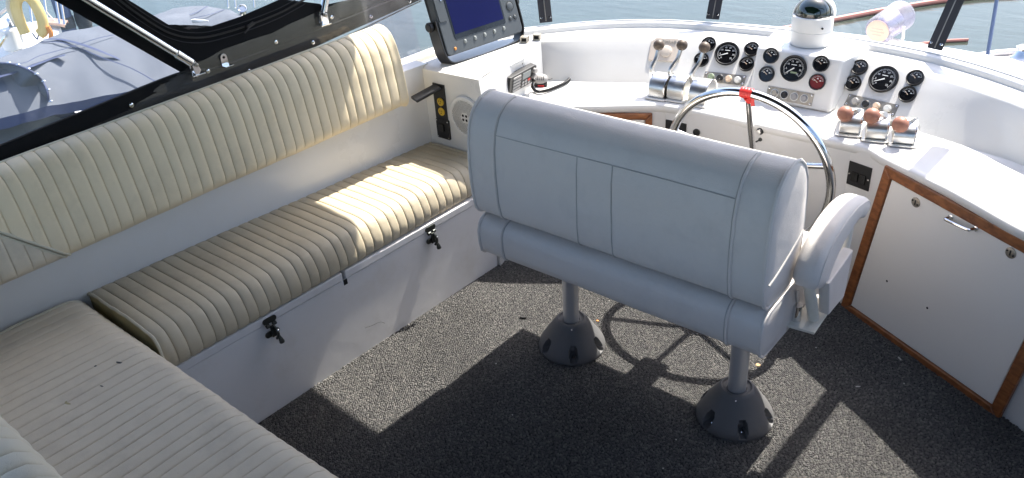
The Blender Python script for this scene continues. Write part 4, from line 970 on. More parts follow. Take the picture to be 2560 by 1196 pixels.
# ================================================================== VHF RADIO + MICROPHONE
def sd(px, py, d=0): return at(px, py, p=SIDE_P, n=SIDE_N)+SIDE_N*d
tl, tr, br, bl = sd(1230, 184), sd(1305, 145), sd(1329, 213), sd(1250, 250)
vh = thing('vhf_radio', 'black and silver marine radio on a white plate in the port block', 'radio', bl)
b = MB(); b.prism([p+SIDE_N*.001 for p in (tl, tr, br, bl)], SIDE_N*.006); b.build('mounting_plate', M['white_plastic'], vh, bevel=.002)
for q in ((1241, 190), (1303, 158), (1322, 201), (1261, 234)):
    b = MB(); b.lathe(sd(*q, d=.006), SIDE_N, [(.0035, 0), (.0035, .002), (.002, .003)], 10); b.build('screw', M['dull_steel'], vh)
RX = (tr-tl).normalized(); RY = SIDE_N.cross(RX); RY = RY if RY.z > 0 else -RY
rc = sd(1290, 193, .02); RW, RH = (sd(1323, 180)-sd(1257, 207)).length, .075
b = MB(); b.rbox(rc, (RW, RH, .028), (RX, RY, SIDE_N), .012, 5, axis=2); rb = b.build('case', M['black'], vh, bevel=.004, bseg=3)
for i in range(5):
    b = MB(); b.rbox(rc+RX*RW*-.24+RY*(.026-.013*i)+SIDE_N*.0145, (RW*.28, .0095, .006), (RX, RY, SIDE_N), .0035, 3, axis=2); b.build('speaker_bar', M['silver_plastic'], rb, bevel=.001)
b = MB(); b.box(rc+RX*RW*.12+RY*.015+SIDE_N*.0145, (RW*.3, .028, .003), (RX, RY, SIDE_N)); b.build('display', M['rubber'], rb, bevel=.0008)
for i in range(6):
    b = MB(); b.rbox(rc+RX*RW*(.01+.11*(i % 3))+RY*(-.011-.013*(i//3))+SIDE_N*.0145, (RW*.085, .0095, .004), (RX, RY, SIDE_N), .002, 2, axis=2); b.build('key', M['red' if i == 2 else 'silver_plastic'], rb, bevel=.0006)
for dv in (.018, -.006):
    b = MB(); b.lathe(rc+RX*RW*.39+RY*dv+SIDE_N*.013, SIDE_N, [(.011, 0), (.0105, .012), (.008, .014)], 16); b.build('knob', M['silver_plastic'], rb)
b = MB(); b.lathe(rc+RX*RW*.41-RY*.026+SIDE_N*.012, SIDE_N, [(.006, 0), (.006, .01), (.004, .014)], 12); b.build('cable_socket', M['black'], rb)
# microphone lying on the ledge
mz = ZL-.002
mc = at(1351, 206, z=mz+.012); mc.z = mz+.022
mX = (at(1372, 205, z=mz)-at(1330, 205, z=mz)).normalized(); mX.z = 0; mX.normalize(); mY = V(-mX.y, mX.x, 0)
mU = V(0, 0, 1)
tilt = Matrix.Rotation(rad(35), 3, mX); mYt = tilt @ mY; mUt = tilt @ mU
mi = thing('microphone', 'silver and black handheld radio microphone with coiled cord lying on the ledge', 'microphone', V(mc.x, mc.y, mz))
b = MB(); b.ball(mc+V(0, 0, .004), .034, 24, 14, sc=(1.0, .72, .5), ax=(mX, mYt, mUt)); mb_ = b.build('body', M['silver_plastic'], mi)
b = MB(); b.rbox(mc-mYt*.016-mUt*.006, (.062, .022, .016), (mX, mYt, mUt), .007, 4, axis=2); b.build('lower_case', M['black'], mi, bevel=.003)
for i in range(5):
    b = MB(); b.tube(smooth_path([mc+mX*(-.018+.0085*i)+mYt*dy+mUt*(.0185-.35*dy*dy/.02) for dy in (-.013, -.004, .006, .014)], 3), .0016, 6); b.build('grille_bar', M['black'], mb_)
b = MB(); b.box(mc-mYt*.0275-mUt*.004+mX*.005, (.026, .004, .010), (mX, mYt, mUt)); b.build('press_button', M['red'], mi, bevel=.001)
# coiled cord
cpth = smooth_path([rc+RX*RW*.41-RY*.026+SIDE_N*.024, at(1331, 210, z=mz+.035), at(1333, 222, z=mz+.010), at(1345, 230, z=mz+.007), at(1365, 228, z=mz+.007), at(1392, 218, z=mz+.007), at(1415, 207, z=mz+.007), at(1424, 197, z=mz+.009), at(1418, 193, z=mz+.007), at(1400, 197, z=mz+.004), at(1384, 197, z=mz+.006), mc+mX*.034+V(0, 0, .0)], 10)
cpth = resample(cpth, 1500); b = MB(); pts = []
L_ = len(cpth); u_ = None
for i, p in enumerate(cpth):
    T = (cpth[min(i+1, L_-1)]-cpth[max(i-1, 0)]).normalized()
    if u_ is None: u_ = T.orthogonal().normalized()
    u_ = (u_-T*u_.dot(T)).normalized(); w2 = T.cross(u_); f = i/L_
    a = .0052 if .10 < f < .70 else (.0052*max(0, 1-(f-.70)/.05) if f > .7 else .0052*max(0, f/.10))
    ph = i*math.tau/12.5; pts.append(p+u_*a*math.cos(ph)+w2*a*math.sin(ph)+V(0, 0, .001))
b.tube(pts, .0016, 5); b.build('coiled_cord', M['black'], mi)
# ================================================================== AUTOPILOT PLATE
c, N_ = hit_panel(1664, 126); X, Y, N_ = frame(N_)
ap = thing('autopilot_plate', 'cream octagonal cover plate with round button on the dash panel behind upright levers', 'cover plate', c)
w_, h_, ch = .128, .098, .018
pts = [c+X*sx*w_/2*kx+Y*sy*h_/2*ky+N_*.001 for (sx, sy, kx, ky) in ()]
o8 = [(-w_/2+ch, h_/2), (w_/2-ch, h_/2), (w_/2, h_/2-ch), (w_/2, -h_/2+.004), (w_/2-.004, -h_/2), (-w_/2+.004, -h_/2), (-w_/2, -h_/2+.004), (-w_/2, h_/2-ch)]
b = MB(); b.prism([c+X*a+Y*d+N_*.001 for a, d in o8], N_*.007); b.build('plate', M['ap_cream'], ap, bevel=.0025)
b = MB(); b.lathe(c+Y*-.008+X*.004+N_*.008, N_, [(.024, 0), (.024, .003), (.021, .005), (.010, .0065), (0, .0068)], 32); b.build('button', M['ap_cream'], ap)
q = text_mesh('SIMRAD', .017, c+Y*.032+X*.012+N_*.008, X, Y, N_, .002); q.build('lettering', M['silver_plastic'], ap, smooth=0)
# ================================================================== two square snap brackets on the rim
for k, (px, py) in enumerate(((1312, 97), (1343, 91))):
    c = at(px, py, z=.815); d = (V(.93, .36, 0)).normalized(); e = V(-d.y, d.x, 0)
    t = thing('tube_clip', 'small square metal tube end lying on the rim beside the chartplotter' if k == 0 else 'square metal tube end on the rim, farther from the chartplotter', 'clip', V(c.x, c.y, .787))
    b = MB(); c.z = .8135; hw = .0125
    for sx, sz, sw_, sh_ in ((0, .0095, .03, .004), (0, -.0095, .03, .004), (-.013, 0, .004, .0149), (.013, 0, .004, .0149)):
        b.box(c+d*sx+V(0, 0, sz), (sw_, .03, sh_), (d, e, V(0, 0, 1)))
    b.build('tube', M['dull_steel'], t)
    b = MB(); b.box(c-e*.0120, (.0215, .0004, .0145), (d, e, V(0, 0, 1))); b.build('opening_shade', M['hole'], t)  # thin black plate painted as the shade inside the tube
# ================================================================== WINDSHIELD
ws = thing('windshield', 'low clear acrylic windshield with black bolted straps around the rim', 'windshield', (-1.1, 3.1, .81))
OW = [p+V(0, 0, .802) for p in offs(RIM, .018)]
def outw(i):
    t = (OW[min(i+1, len(OW)-1)]-OW[max(i-1, 0)]).normalized(); return V(-t.y, t.x, 0)
LEAN = lambda i: rad(10) if OW[i].y < 2.2 else rad(lerp(10, 27, min(1, (OW[i].y-2.2)/.7)))
def wtop(i, h): return OW[i]+outw(i)*math.sin(LEAN(i))*h+V(0, 0, 1)*math.cos(LEAN(i))*h
def near(px, py): 
    return min(range(len(OW)), key=lambda i: (OW[i]-at(px, py, z=.802)).length)
js = [near(975, 172), near(1075, 140), near(1363, 66), near(1790, 60), near(2335, 132)]
first = 14; last = len(OW)-20
cuts = [first]+js+[last]
for k in range(len(cuts)-1):
    i0, i1 = cuts[k], cuts[k+1]; b = MB(); rows = []
    for h in (0, .18, .36, .60, .85): rows.append([wtop(i, h) for i in range(i0, i1+1)])
    if len(rows[0]) < 2: continue
    back = [[p+V(0, 0, 0)+outw(min(i0+j_, i1))*.004 for j_, p in enumerate(r_)] for r_ in rows]
    b.grid(rows); b.build('pane', M['acrylic_edge'] if k == 1 else M['acrylic'], ws, smooth=60)
# bead along the foot of the panes
b = MB(); b.tube([OW[i]+V(0, 0, .002)-outw(i)*.004 for i in range(first, last)], .004, 6); b.build('foot_bead', M['gel'], ws)
for i in js[2:]:
    o_ = outw(i); t_ = V(o_.y, -o_.x, 0); d_ = (wtop(i, 1)-OW[i]).normalized(); n_ = t_.cross(d_).normalized(); n_ = n_ if n_.dot(CAM-OW[i]) > 0 else -n_
    c = OW[i]+d_*.435+n_*.006; b = MB(); b.rbox(c, (.056, .84, .004), (t_, d_, n_), .003, 2, axis=2); sp_ = b.build('strap', M['canvas_trim'], ws, bevel=.001)
    b = MB(); b.box(c+n_*.0025, (.004, .83, .0012), (t_, d_, n_)); b.build('strap_rib', M['dull_steel'], sp_)
    for hh_ in (.035, .20, .40, .60, .80):
        for s in (-1, 1):
            b = MB(); b.lathe(OW[i]+d_*hh_+t_*s*.0185+n_*.008, n_, [(.006, 0), (.006, .002), (.004, .005), (.001, .0055)], 14); b.build('bolt', M['steel'], sp_)
# top trim tube of the windshield, above the picture
b = MB(); b.tube([wtop(i, .85) for i in range(first, last)], .003, 6); b.build('top_trim', M['acrylic_edge'], ws)
# ================================================================== BIMINI ROOF (above the picture)
bt = thing('bimini_top', 'black canvas bimini roof over the helm seating', 'bimini', (-1.1, .6, 1.95))
rows = []
for j in range(13):
    y = 2.46-j*.32; rows.append([V(lerp(-2.52, .34, i/14), y+.0*i, 1.93+.10*math.sin(math.pi*i/14)-.015*math.sin(j*1.6)**2) for i in range(15)])
b = MB(); b.grid(rows); b.build('canvas', M['canvas'], bt)
b = MB()
for j in (0, 4, 8, 12): b.tube([p-V(0, 0, .014) for p in rows[j]], .0125, 8)
b.build('bow_frame', M['steel'], bt)
for xa, xb, ya in ((-.545, -.545, 3.13), ):
    b = MB(); b.tube([V(xa, 3.17, 1.24), V(xb, 2.47, 1.99)], .03, 8); b.build('front_strap', M['canvas_trim'], bt)
# ================================================================== PORT SIDE CURTAIN
CXB = -2.485
def cx(z): return CXB+.03*(z-.95)
def cv(px, py, d=0): 
    p = at(px, py, x=CXB); return V(cx(p.z)+d, p.y, p.z)
cu = thing('side_curtain', 'black canvas side curtain with clear windows, zip and chrome snaps behind the port backrest', 'curtain', (CXB, 1.4, .92))
def wob(p): return V(.010*noise.noise(V(p.y*2.4, p.z*3.2, 4))+.004*noise.noise(V(p.y*9, p.z*7, 2)), 0, 0)
def sheet(name, pts, m, d=0, thick=.0025, sub=5, parent=cu):
    """polygon in the curtain plane given by (y,z), filled, subdivided and slightly wavy"""
    bm = bmesh.new(); vs_ = [bm.verts.new((0, y, z)) for y, z in pts]; bm.faces.new(vs_); bmesh.ops.triangulate(bm, faces=bm.faces)
    bmesh.ops.subdivide_edges(bm, edges=bm.edges, cuts=sub, use_grid_fill=True)
    b = MB(); 
    for v in bm.verts:
        p = V(cx(v.co.z)+d, v.co.y, v.co.z); b.v.append(p+wob(p))
    bm.verts.index_update(); b.f = [tuple(v.index for v in f.verts) for f in bm.faces]; bm.free()
    n0 = len(b.v); 
    o = b.build(name, m, parent, smooth=60)
    so_m = o.modifiers.new('thick', 'SOLIDIFY'); so_m.thickness = thick; so_m.offset = 0
    return o
yz = lambda px, py: (lambda p: (p.y, p.z))(at(px, py, x=CXB))
# visible corner positions of the two windows
w1 = [yz(-200, 445), yz(0, 365), yz(230, 268), yz(452, 181), yz(131, 0)]          # aft window (triangle like), extended out of frame
a1, a2, a3, a4, a5 = w1
top1 = (a5[0]-.42, 1.75)
# canvas pieces around the openings
P_low = [yz(-260, 500), yz(0, 407), yz(746, 138), yz(1049, -1), (2.62, 1.02), (2.62, 1.075), yz(850, 52), yz(560, 163), yz(452, 181), yz(230, 268), yz(0, 365), yz(-200, 445)]
lowp = [(p[0], p[1]) for p in P_low]
o = sheet('lower_band', lowp, M['canvas'])
# strip carrying the pole, between the aft window and the middle window
A_ = yz(452, 181); B_ = yz(131, 0); C_ = yz(318, 0); D_ = yz(420, 62); E_ = yz(470, 74); G_ = yz(530, 66); H_ = yz(600, 42); I__ = yz(700, -3); J_ = yz(818, -3); K_ = yz(850, 52); L__ = yz(560, 163)
def ext(p, q, z):                 # continue line p->q up to height z
    t = (z-p[1])/(q[1]-p[1]); return (p[0]+(q[0]-p[0])*t, z)
sheet('panel', [A_, L__, K_, yz(815, 12), yz(700, -3), H_, G_, E_, D_, C_, ext(D_, C_, 1.92), ext(A_, B_, 1.92), B_], M['canvas'], d=.001)
up = ext(yz(815, 12), J_, 1.3)
sheet('panel', [K_, (2.62, 1.075), (2.62, 1.12), yz(870, 0), yz(815, 12)], M['canvas'], d=.0014)
# clear windows
def pane(name, pts):
    bm = MB(); bm.poly([V(cx(z)-.004, y, z) for y, z in pts]); return bm.build(name, M['vinyl_clear'], cu, smooth=0)
pane('window', [yz(-260, 470), yz(0, 375), yz(455, 186), yz(131, -4), ext(A_, B_, 1.92), (-.3, 1.92), (-.3, .95)])
pane('window', [C_, D_, E_, G_, H_, I__, (I__[0]+.2, I__[1]+.07), (I__[0]+.2, 1.92), ext(D_, C_, 1.92)])
pane('window', [yz(815, 14), yz(872, -2), (2.6, 1.13), (2.6, 1.92), (yz(815, 14)[0], 1.92)])
# zip track and binding round the middle window
def line_px(px_list, d, n=10): return smooth_path([cv(x, y, d)+wob(cv(x, y)) for x, y in px_list], n)
zp = [(255, -30), (330, 28), (400, 72), (440, 88), (475, 94), (520, 92), (580, 76), (640, 55), (700, 30), (760, -3)]
b = MB(); b.tube(line_px(zp, .004), .0035, 6); b.build('zip', M['canvas_trim'], cu)
b = MB(); tp = resample(line_px(zp, .006), 240)
for i in range(1, 239): 
    T = (tp[i+1]-tp[i-1]).normalized(); E = T.cross(V(1, 0, 0)); b.box(tp[i], (.003, .0022, .006), (V(1, 0, 0), T, E))
b.build('zip_teeth', M['black'], cu, smooth=0)['kind'] = 'stuff'
for off_ in (-12, 13):
    b = MB(); b.tube(line_px([(x, y+off_) for x, y in zp], .003), .0016, 5); b.build('binding', M['canvas_trim'], cu)
c = cv(620, 62, .01); b = MB(); b.box(c, (.006, .03, .012), (V(1, 0, 0), V(0, .95, .3), V(0, -.3, .95))); b.tube([c, c+V(.004, -.03, -.018)], .003, 6); b.build('zip_pull', M['black'], cu, bevel=.001)
# hems on the lower band
for pl in ([(-40, 420), (0, 404), (746, 141), (1049, 2)], [(-20, 372), (230, 268), (452, 181), (560, 163), (850, 52), (1000, -10)]):
    b = MB(); b.tube(line_px(pl, .002, 8), .0026, 6); b.build('hem', M['canvas_trim'], cu)
# chrome snaps
for px, py in ((325, 262), (519, 178), (622, 178), (687, 105), (781, 106), (827, 43), (924, 41), (1019, 3)):
    c = cv(px, py, .002); c += wob(c); b = MB(); b.lathe(c, V(1, 0, 0), [(.0085, 0), (.0085, .002), (.007, .005), (.003, .0068), (0, .007)], 18); b.build('snap', M['steel'], cu)
# pad eye
c = cv(557, 150, .006); n8 = [(0.012*math.cos(t), .012*math.sin(t)) for t in [math.pi*i/10 for i in range(11)]]
b = MB(); pts = [c+V(0, y, z+.010) for y, z in n8]+[c+V(0, -.013, -.016), c+V(0, .013, -.016)]; b.prism(pts, V(.0022, 0, 0)); b.box(c+V(.012, .002, -.017), (.024, .032, .0022)); pe = b.build('pad_eye', M['steel'], cu, bevel=.0006)
b = MB(); b.lathe(c+V(.0022, 0, .010), V(1, 0, 0), [(.0045, 0), (.0045, .0006)], 14); b.build('eye_hole', M['hole'], cu)
# ================================================================== STAINLESS SUPPORT POLES
def pole(label, foot_px, top_px, lean_x, r=.0125, hi=1.94):
    f0 = cv(*foot_px, .018); t0 = cv(*top_px, .018); d = (t0-f0).normalized(); d = (d+V(lean_x, 0, 0)).normalized()
    e = f0+d*((hi-f0.z)/d.z); t = thing('support_pole', label, 'pole', f0, 'stainless bimini poles')
    b = MB(); b.cyl(f0+d*.055, e, r, 20); b.build('tube', M['steel'], t)
    b = MB(); b.cyl(f0+d*.016, f0+d*.075, r*1.25, 20); b.cyl(f0+d*.0, f0+d*.02, r*.62, 12); b.build('end_fitting', M['steel'], t)
    s = d.cross(V(1, 0, 0)).normalized(); b = MB()
    for sx in (-1, 1): b.prism([f0+V(sx*.011-.0015, 0, 0)+d*.012+s*.010, f0+V(sx*.011-.0015, 0, 0)+d*.012-s*.010, f0+V(sx*.011-.0015, 0, -.030)-s*.014, f0+V(sx*.011-.0015, 0, -.030)+s*.016], V(.003, 0, 0))
    b.box(f0+V(0, 0, -.031), (.030, .045, .004)); b.build('deck_hinge', M['steel'], t, bevel=.0008)
    b = MB(); b.lathe(f0+V(-.016, 0, 0)+d*.004, V(1, 0, 0), [(.004, 0), (.004, .03), (.0065, .031), (.0065, .035), (.003, .037)], 12); b.build('pivot_bolt', M['dull_steel'], t)
pole('slanting stainless pole hinged at the lower corner of the aft clear window', (478, 160), (213, 0), 0)
pole('stainless pole hinged on the curtain band near the chartplotter', (797, 38), (803, 0), 0, .011)

# ================================================================== STARBOARD CURTAIN (out of the picture, mirrors the port one)
sc_ = thing('side_curtain', 'black canvas curtain with a long clear window on the starboard side', 'curtain', (.33, 1.0, .92))
b = MB(); b.box(V(.33, .7, .94), (.006, 3.6, .16)); b.box(V(.33, .7, 1.84), (.006, 3.6, .2))
for y_ in (-1.05, .15, 1.25, 2.4): b.box(V(.33, y_, 1.38), (.0062, .16, .73))
b.build('canvas', M['canvas'], sc_)
for y0, y1 in ((-.97, .07), (.23, 1.17), (1.33, 2.32)):
    b = MB(); b.quad(V(.327, y0, 1.0), V(.327, y1, 1.0), V(.327, y1, 1.76), V(.327, y0, 1.76)); b.build('window', M['vinyl_clear'], sc_)
# ================================================================== OUTSIDE: own foredeck, spotlight
fdk = thing('foredeck', 'pale rounded foredeck of the boat seen beyond the windshield', 'deck', (-1.1, 7, -1.2))
zf = -1.0; cxm = -1.085
outl = [(cxm-1.75, 3.4), (cxm-1.7, 5.0), (cxm-1.45, 6.8), (cxm-1.0, 8.2), (cxm-.62, 8.9), (cxm-.40, 9.15), (cxm-.15, 9.28), (cxm, 9.3)]
outl = outl+[(2*cxm-x, y) for x, y in reversed(outl[:-1])]
oo = smooth_path([V(x, y, zf) for x, y in outl], 5)
b = MB(); b.prism(oo, V(0, 0, -.12)); b.build('deck_moulding', M['deck_cream'], fdk, bevel=.03, bseg=3)
b = MB(); rows = [oo, [p+V((cxm-p.x)*.05, -.05 if p.y > 8 else 0, -1.0) for p in oo], [p+V((cxm-p.x)*.22, -.6 if p.y > 8 else 0, -2.35) for p in oo]]
b.grid([[p+V(0, 0, -.06) for p in rows[0]], rows[1], rows[2]]); b.build('hull', M['hull_white'], fdk)
b = MB(); b.tube([p+V((cxm-p.x)*.05, -.04, .03) for p in oo], .028, 8); b.build('toe_rail', M['hull_white'], fdk)
b = MB(); b.rbox(V(cxm-.02, 8.55, zf+.04), (.62, .75, .08), (V(1, 0, 0), V(0, 1, 0), V(0, 0, 1)), .12, 6, axis=2); b.build('bow_hatch', M['deck_cream'], fdk, bevel=.02)
b = MB(); b.rbox(V(cxm-.02, 8.55, zf+.012), (.74, .87, .022), (V(1, 0, 0), V(0, 1, 0), V(0, 0, 1)), .16, 6, axis=2); b.build('hatch_gasket', M['nav_blue'], fdk)
wl = thing('windlass', 'chrome anchor windlass and chain beside the bow hatch', 'windlass', (cxm+.1, 8.5, zf+.08))
wc = at(2553, 152, z=zf+.1); b = MB(); b.lathe(wc, V(0, 0, 1), [(.10, -.025), (.10, .03), (.07, .05), (.05, .10), (.07, .13), (.03, .15)], 20); b.build('drum', M['steel'], wl)
b = MB(); b.box(wc+V(.05, -.12, -.005), (.22, .16, .05)); b.build('gearbox', M['dull_steel'], wl, bevel=.015)
b = MB(); 
for k in range(10):
    q = wc+V(-.02+.01*math.sin(k), -.16-.05*k, -.01); b.tube([q+V(.02*math.cos(t)*(1 if k % 2 else .4), .03*math.sin(t), .015*math.cos(t)*(0 if k % 2 else 1)) for t in [i*math.tau/10 for i in range(10)]], .006, 6, closed=True)
b.build('chain', M['bronze'], wl)
j0 = at(2466, 156, z=zf+.02); j1d = at(2492, 0, p=j0, n=_fw)
jk = thing('jackstaff', 'slim blue staff rising from the side of the foredeck', 'staff', j0)
b = MB(); b.cyl(j0-V(0, 0, .02), j0+(j1d-j0)*1.25, .017, 10); b.build('staff', M['nav_blue'], jk); b = MB(); b.lathe(j0-V(0, 0, .02), V(0, 0, 1), [(.05, 0), (.05, .02), (.025, .05)], 12); b.build('socket', M['hull_white'], jk)
# brow in front of the windshield and the searchlight on it
b = MB(); rows = []
sub = [p for p in offs(RIM, -.09)[40:110]]
rows = [[p+V(0, 0, .60) for p in sub], [p+V(0, 0, .60) for p in offs(RIM, -.70)[40:110]], [p+V(0, 0, .40) for p in offs(RIM, -.74)[40:110]]]
b.grid(rows); b.build('brow', M['gel'], cw, smooth=40)
sc0 = at(2195, 78, y=3.62); ax = V(.12, 1, .10).normalized()
sr = .061
sl_t = thing('searchlight', 'washed out, see-through searchlight with pale round back, mounted ahead of the windshield', 'searchlight', (sc0.x, sc0.y, .6))
b = MB(); b.lathe(sc0, ax, [(sr*.93, .002), (sr, .012), (sr*1.02, .17), (sr*1.08, .18), (sr*1.08, .20), (sr*1.0, .205)], 36); b.build('barrel', clear_mat('washed out barrel', (.72, .68, .80), haze=.3), sl_t)  # see-through hazy barrel imitates a body washed out by overexposure
b = MB(); b.lathe(sc0, -ax, [(sr*.78, 0), (sr*.78, .006), (sr*.70, .009), (0, .0095)], 36); b.build('back_disc', M['disc'], sl_t)
X, Y, N_ = frame(-ax)
for k, l_ in enumerate((.050, .062, .040)):
    b = MB(); b.box(sc0+N_*.0099+Y*(.012-.013*k), (l_, .0035, .0005), (X, Y, N_)); b.build('print_line', M['dull_steel'], sl_t, smooth=0)
b = MB(); b.lathe(sc0+ax*.03, ax, [(.02, 0), (.045, .04), (.055, .09)], 24); b.build('reflector', M['alu'], sl_t)
b = MB()
for s in (-1, 1): b.tube(smooth_path([sc0+ax*.09+X*s*(sr+.006), sc0+ax*.09+X*s*(sr+.008)-V(0, 0, .06), V(sc0.x, sc0.y+.09, .66)+X*s*.03, V(sc0.x, sc0.y+.09, .62)], 4), .007, 8)
b.lathe(V(sc0.x, sc0.y+.09, .60), V(0, 0, 1), [(.05, 0), (.05, .015), (.028, .03), (.02, .05)], 20); b.build('yoke', M['hull_white'], sl_t)
# floating hose boom on the water
hp = [at(1800, 105, z=-3.25), at(1945, 75, z=-3.25), at(2090, 48, z=-3.25), at(2240, 20, z=-3.25), at(2395, -3, z=-3.25), at(2600, -22, z=-3.25)]
b = MB(); b.tube(smooth_path(hp, 10), .055, 8); o = b.build('floating_hose', M['boom']); tag(o, 'faded red floating hose curving across the water ahead', 'hose')
hp = [at(2210, 122, z=-3.27), at(2290, 112, z=-3.27), at(2350, 104, z=-3.27), at(2420, 100, z=-3.27)]
b = MB(); b.tube(smooth_path(hp, 8), .03, 6); o = b.build('faint_line', M['boom']); tag(o, 'thin faint pink line along the water near the searchlight', 'line')  # second, thinner tube at water level in the hose colour

# ================================================================== NEIGHBOURING BOAT UNDER BLUE CANVAS
nb = thing('covered_boat', 'moored boat under dusty blue canvas covers with seams and snaps', 'boat', (-8, 3.4, -3.3))
def loft(top, bot, zt, zb, arch, nv=14, nu=6):
    T = smooth_path([at(x, y, z=zt) for x, y in top], nu); B = smooth_path([at(x, y, z=zb) for x, y in bot], nu); n = max(len(T), len(B)); T, B = resample(T, n), resample(B, n)
    return [[lerp(p, q, j/nv)+V(0, 0, arch*math.sin(math.pi*j/nv)+.018*noise.noise(V(i*.35, j*.4, 2))+.03*noise.noise(V(i*.1, j*.15, 7))) for i, (p, q) in enumerate(zip(T, B))] for j in range(nv+1)]
rows = loft([(-200, 225), (0, 145), (60, 122), (125, 95), (200, 76), (270, 62), (360, 46), (470, 30)], [(-200, 345), (30, 292), (150, 262), (235, 246), (320, 230), (400, 214), (520, 190)], -.55, -.95, .16)
b = MB(); b.grid(rows); can = b.build('canvas_top', M['cover'], nb, smooth=70)
# hem skirt hanging from the near edge
b = MB(); b.grid([rows[-1], [p+V(.02, 0, -.10+.03*noise.noise(V(i*.4, 0, 0))) for i, p in enumerate(rows[-1])]]); b.build('canvas_skirt', M['cover_dark'], nb, smooth=70)
def on_rows(px, py, lift=.012):
    """point of the canvas surface seen at a pixel"""
    d = ray(px, py); best = None
    for r_ in rows:
        for p in r_:
            v = p-CAM; k = (v-d*(v.dot(d)/d.dot(d))).length
            if best is None or k < best[0]: best = (k, p)
    p = best[1]; return at(px, py, z=p.z+lift)
def canvas_tape(pxs, r, m, name='seam'):
    P_ = smooth_path([on_rows(x, y, .014) for x, y in pxs], 6); b = MB(); L1, L2 = [], []
    for i, p in enumerate(P_):
        T = (P_[min(i+1, len(P_)-1)]-P_[max(i-1, 0)]).normalized(); E = T.cross(V(0, 0, 1)).normalized()*r; L1.append(p+E); L2.append(p-E)
    b.grid([L1, [(p+q)/2+V(0, 0, .006) for p, q in zip(L1, L2)], L2]); return b.build(name, m, nb)
canvas_tape([(98, 101), (140, 98), (190, 107), (250, 128), (320, 158), (385, 192)], .022, M['cover_dark'])
canvas_tape([(105, 106), (150, 106), (200, 122), (260, 146), (330, 172), (390, 205)], .010, M['cover_dark'])
canvas_tape([(-20, 197), (40, 180), (80, 165), (120, 150), (165, 137)], .040, M['cover_dark'], 'shade_stripe')  # wide dark ribbon stands in for a stripe of shade on the canvas
canvas_tape([(10, 160), (60, 158), (100, 140), (165, 122), (240, 98), (285, 88)], .006, M['cover_dark'])
# enclosure panel with snapped curved edge
edge = [(-10, 158), (22, 160), (45, 165), (70, 175), (90, 187), (106, 204), (118, 228), (122, 256)]
E3 = smooth_path([on_rows(x, y, .05) for x, y in edge], 5); n = len(E3)
low = resample(smooth_path([at(x, y, z=-1.15) for x, y in ((-120, 250), (-60, 300), (0, 318), (60, 292), (120, 262))], 6), n)
b = MB(); b.grid([[lerp(p, q, t)+V(.0, 0, .05*math.sin(math.pi*t)) for p, q in zip(E3, low)] for t in (0, .1, .25, .5, .75, 1)]); b.build('enclosure_panel', M['cover'], nb, smooth=70)
b = MB(); b.tube(E3, .012, 6); b.build('panel_binding', M['cover_dark'], nb)
for x, y in ((22, 157), (45, 162), (71, 172), (91, 185), (109, 203), (121, 224), (127, 253)):
    c = on_rows(x, y, .06); b = MB(); b.ball(c, .022, 12, 8, sc=(1, 1, .5)); b.build('snap', M['steel'], nb)
b = MB(); rp = resample(smooth_path([at(-40, 322, z=-1.10), at(0, 308, z=-1.10), at(60, 285, z=-1.08), at(120, 266, z=-1.06), at(155, 257, z=-1.04)], 8), 160)
b.tube([p+V(.012*math.sin(i*1.1), 0, .012*math.cos(i*1.1)) for i, p in enumerate(rp)], .022, 6); b.build('lashing_rope', M['rope'], nb)
# side screens, dark curtain and rails below the canopy
side_top = [at(x, y, z=-1.12) for x, y in ((-120, 360), (0, 318), (60, 296), (150, 262))]; 
b = MB(); b.grid([[p for p in side_top], [p+V(.06, -.02, -.5) for p in side_top], [p+V(.08, -.02, -1.3) for p in side_top]]); b.build('side_screen', M['cover'], nb)
b = MB(); tri = [at(150, 262, z=-1.0), at(212, 300, z=-1.3), at(190, 330, z=-1.5), at(95, 345, z=-1.6), at(120, 300, z=-1.3)]; b.poly(tri); b.poly([p+V(-.03, .02, 0) for p in reversed(tri)]); b.build('loose_curtain', M['cover_dark'], nb)
for (x0, y0, x1, y1) in ((244, 236, 260, 272), (272, 232, 303, 250), (205, 245, 345, 222)):
    b = MB(); b.cyl(at(x0, y0, z=-1.05), at(x1, y1, z=-1.25 if y1 > y0 else -1.0), .016, 8); b.build('rail', M['steel'], nb)
b = MB(); hp = [at(-200, 420, z=-1.7), at(150, 330, z=-1.7), at(420, 262, z=-1.7), at(600, 190, z=-1.7)]; hq = [at(-200, 260, z=-1.75), at(120, 215, z=-1.75), at(340, 160, z=-1.75), at(620, 90, z=-1.75)]
hp, hq = resample(smooth_path(hp, 6), 20), resample(smooth_path(hq, 6), 20)
b.grid([[p+V(.05, 0, -1.7) for p in hp], hp, [p+V(-.1, .05, .02) for p in hp], [p+V(.1, 0, .02) for p in hq], hq, [p+V(-.05, 0, -1.7) for p in hq]]); b.build('hull', M['hull_white'], nb, smooth=40)
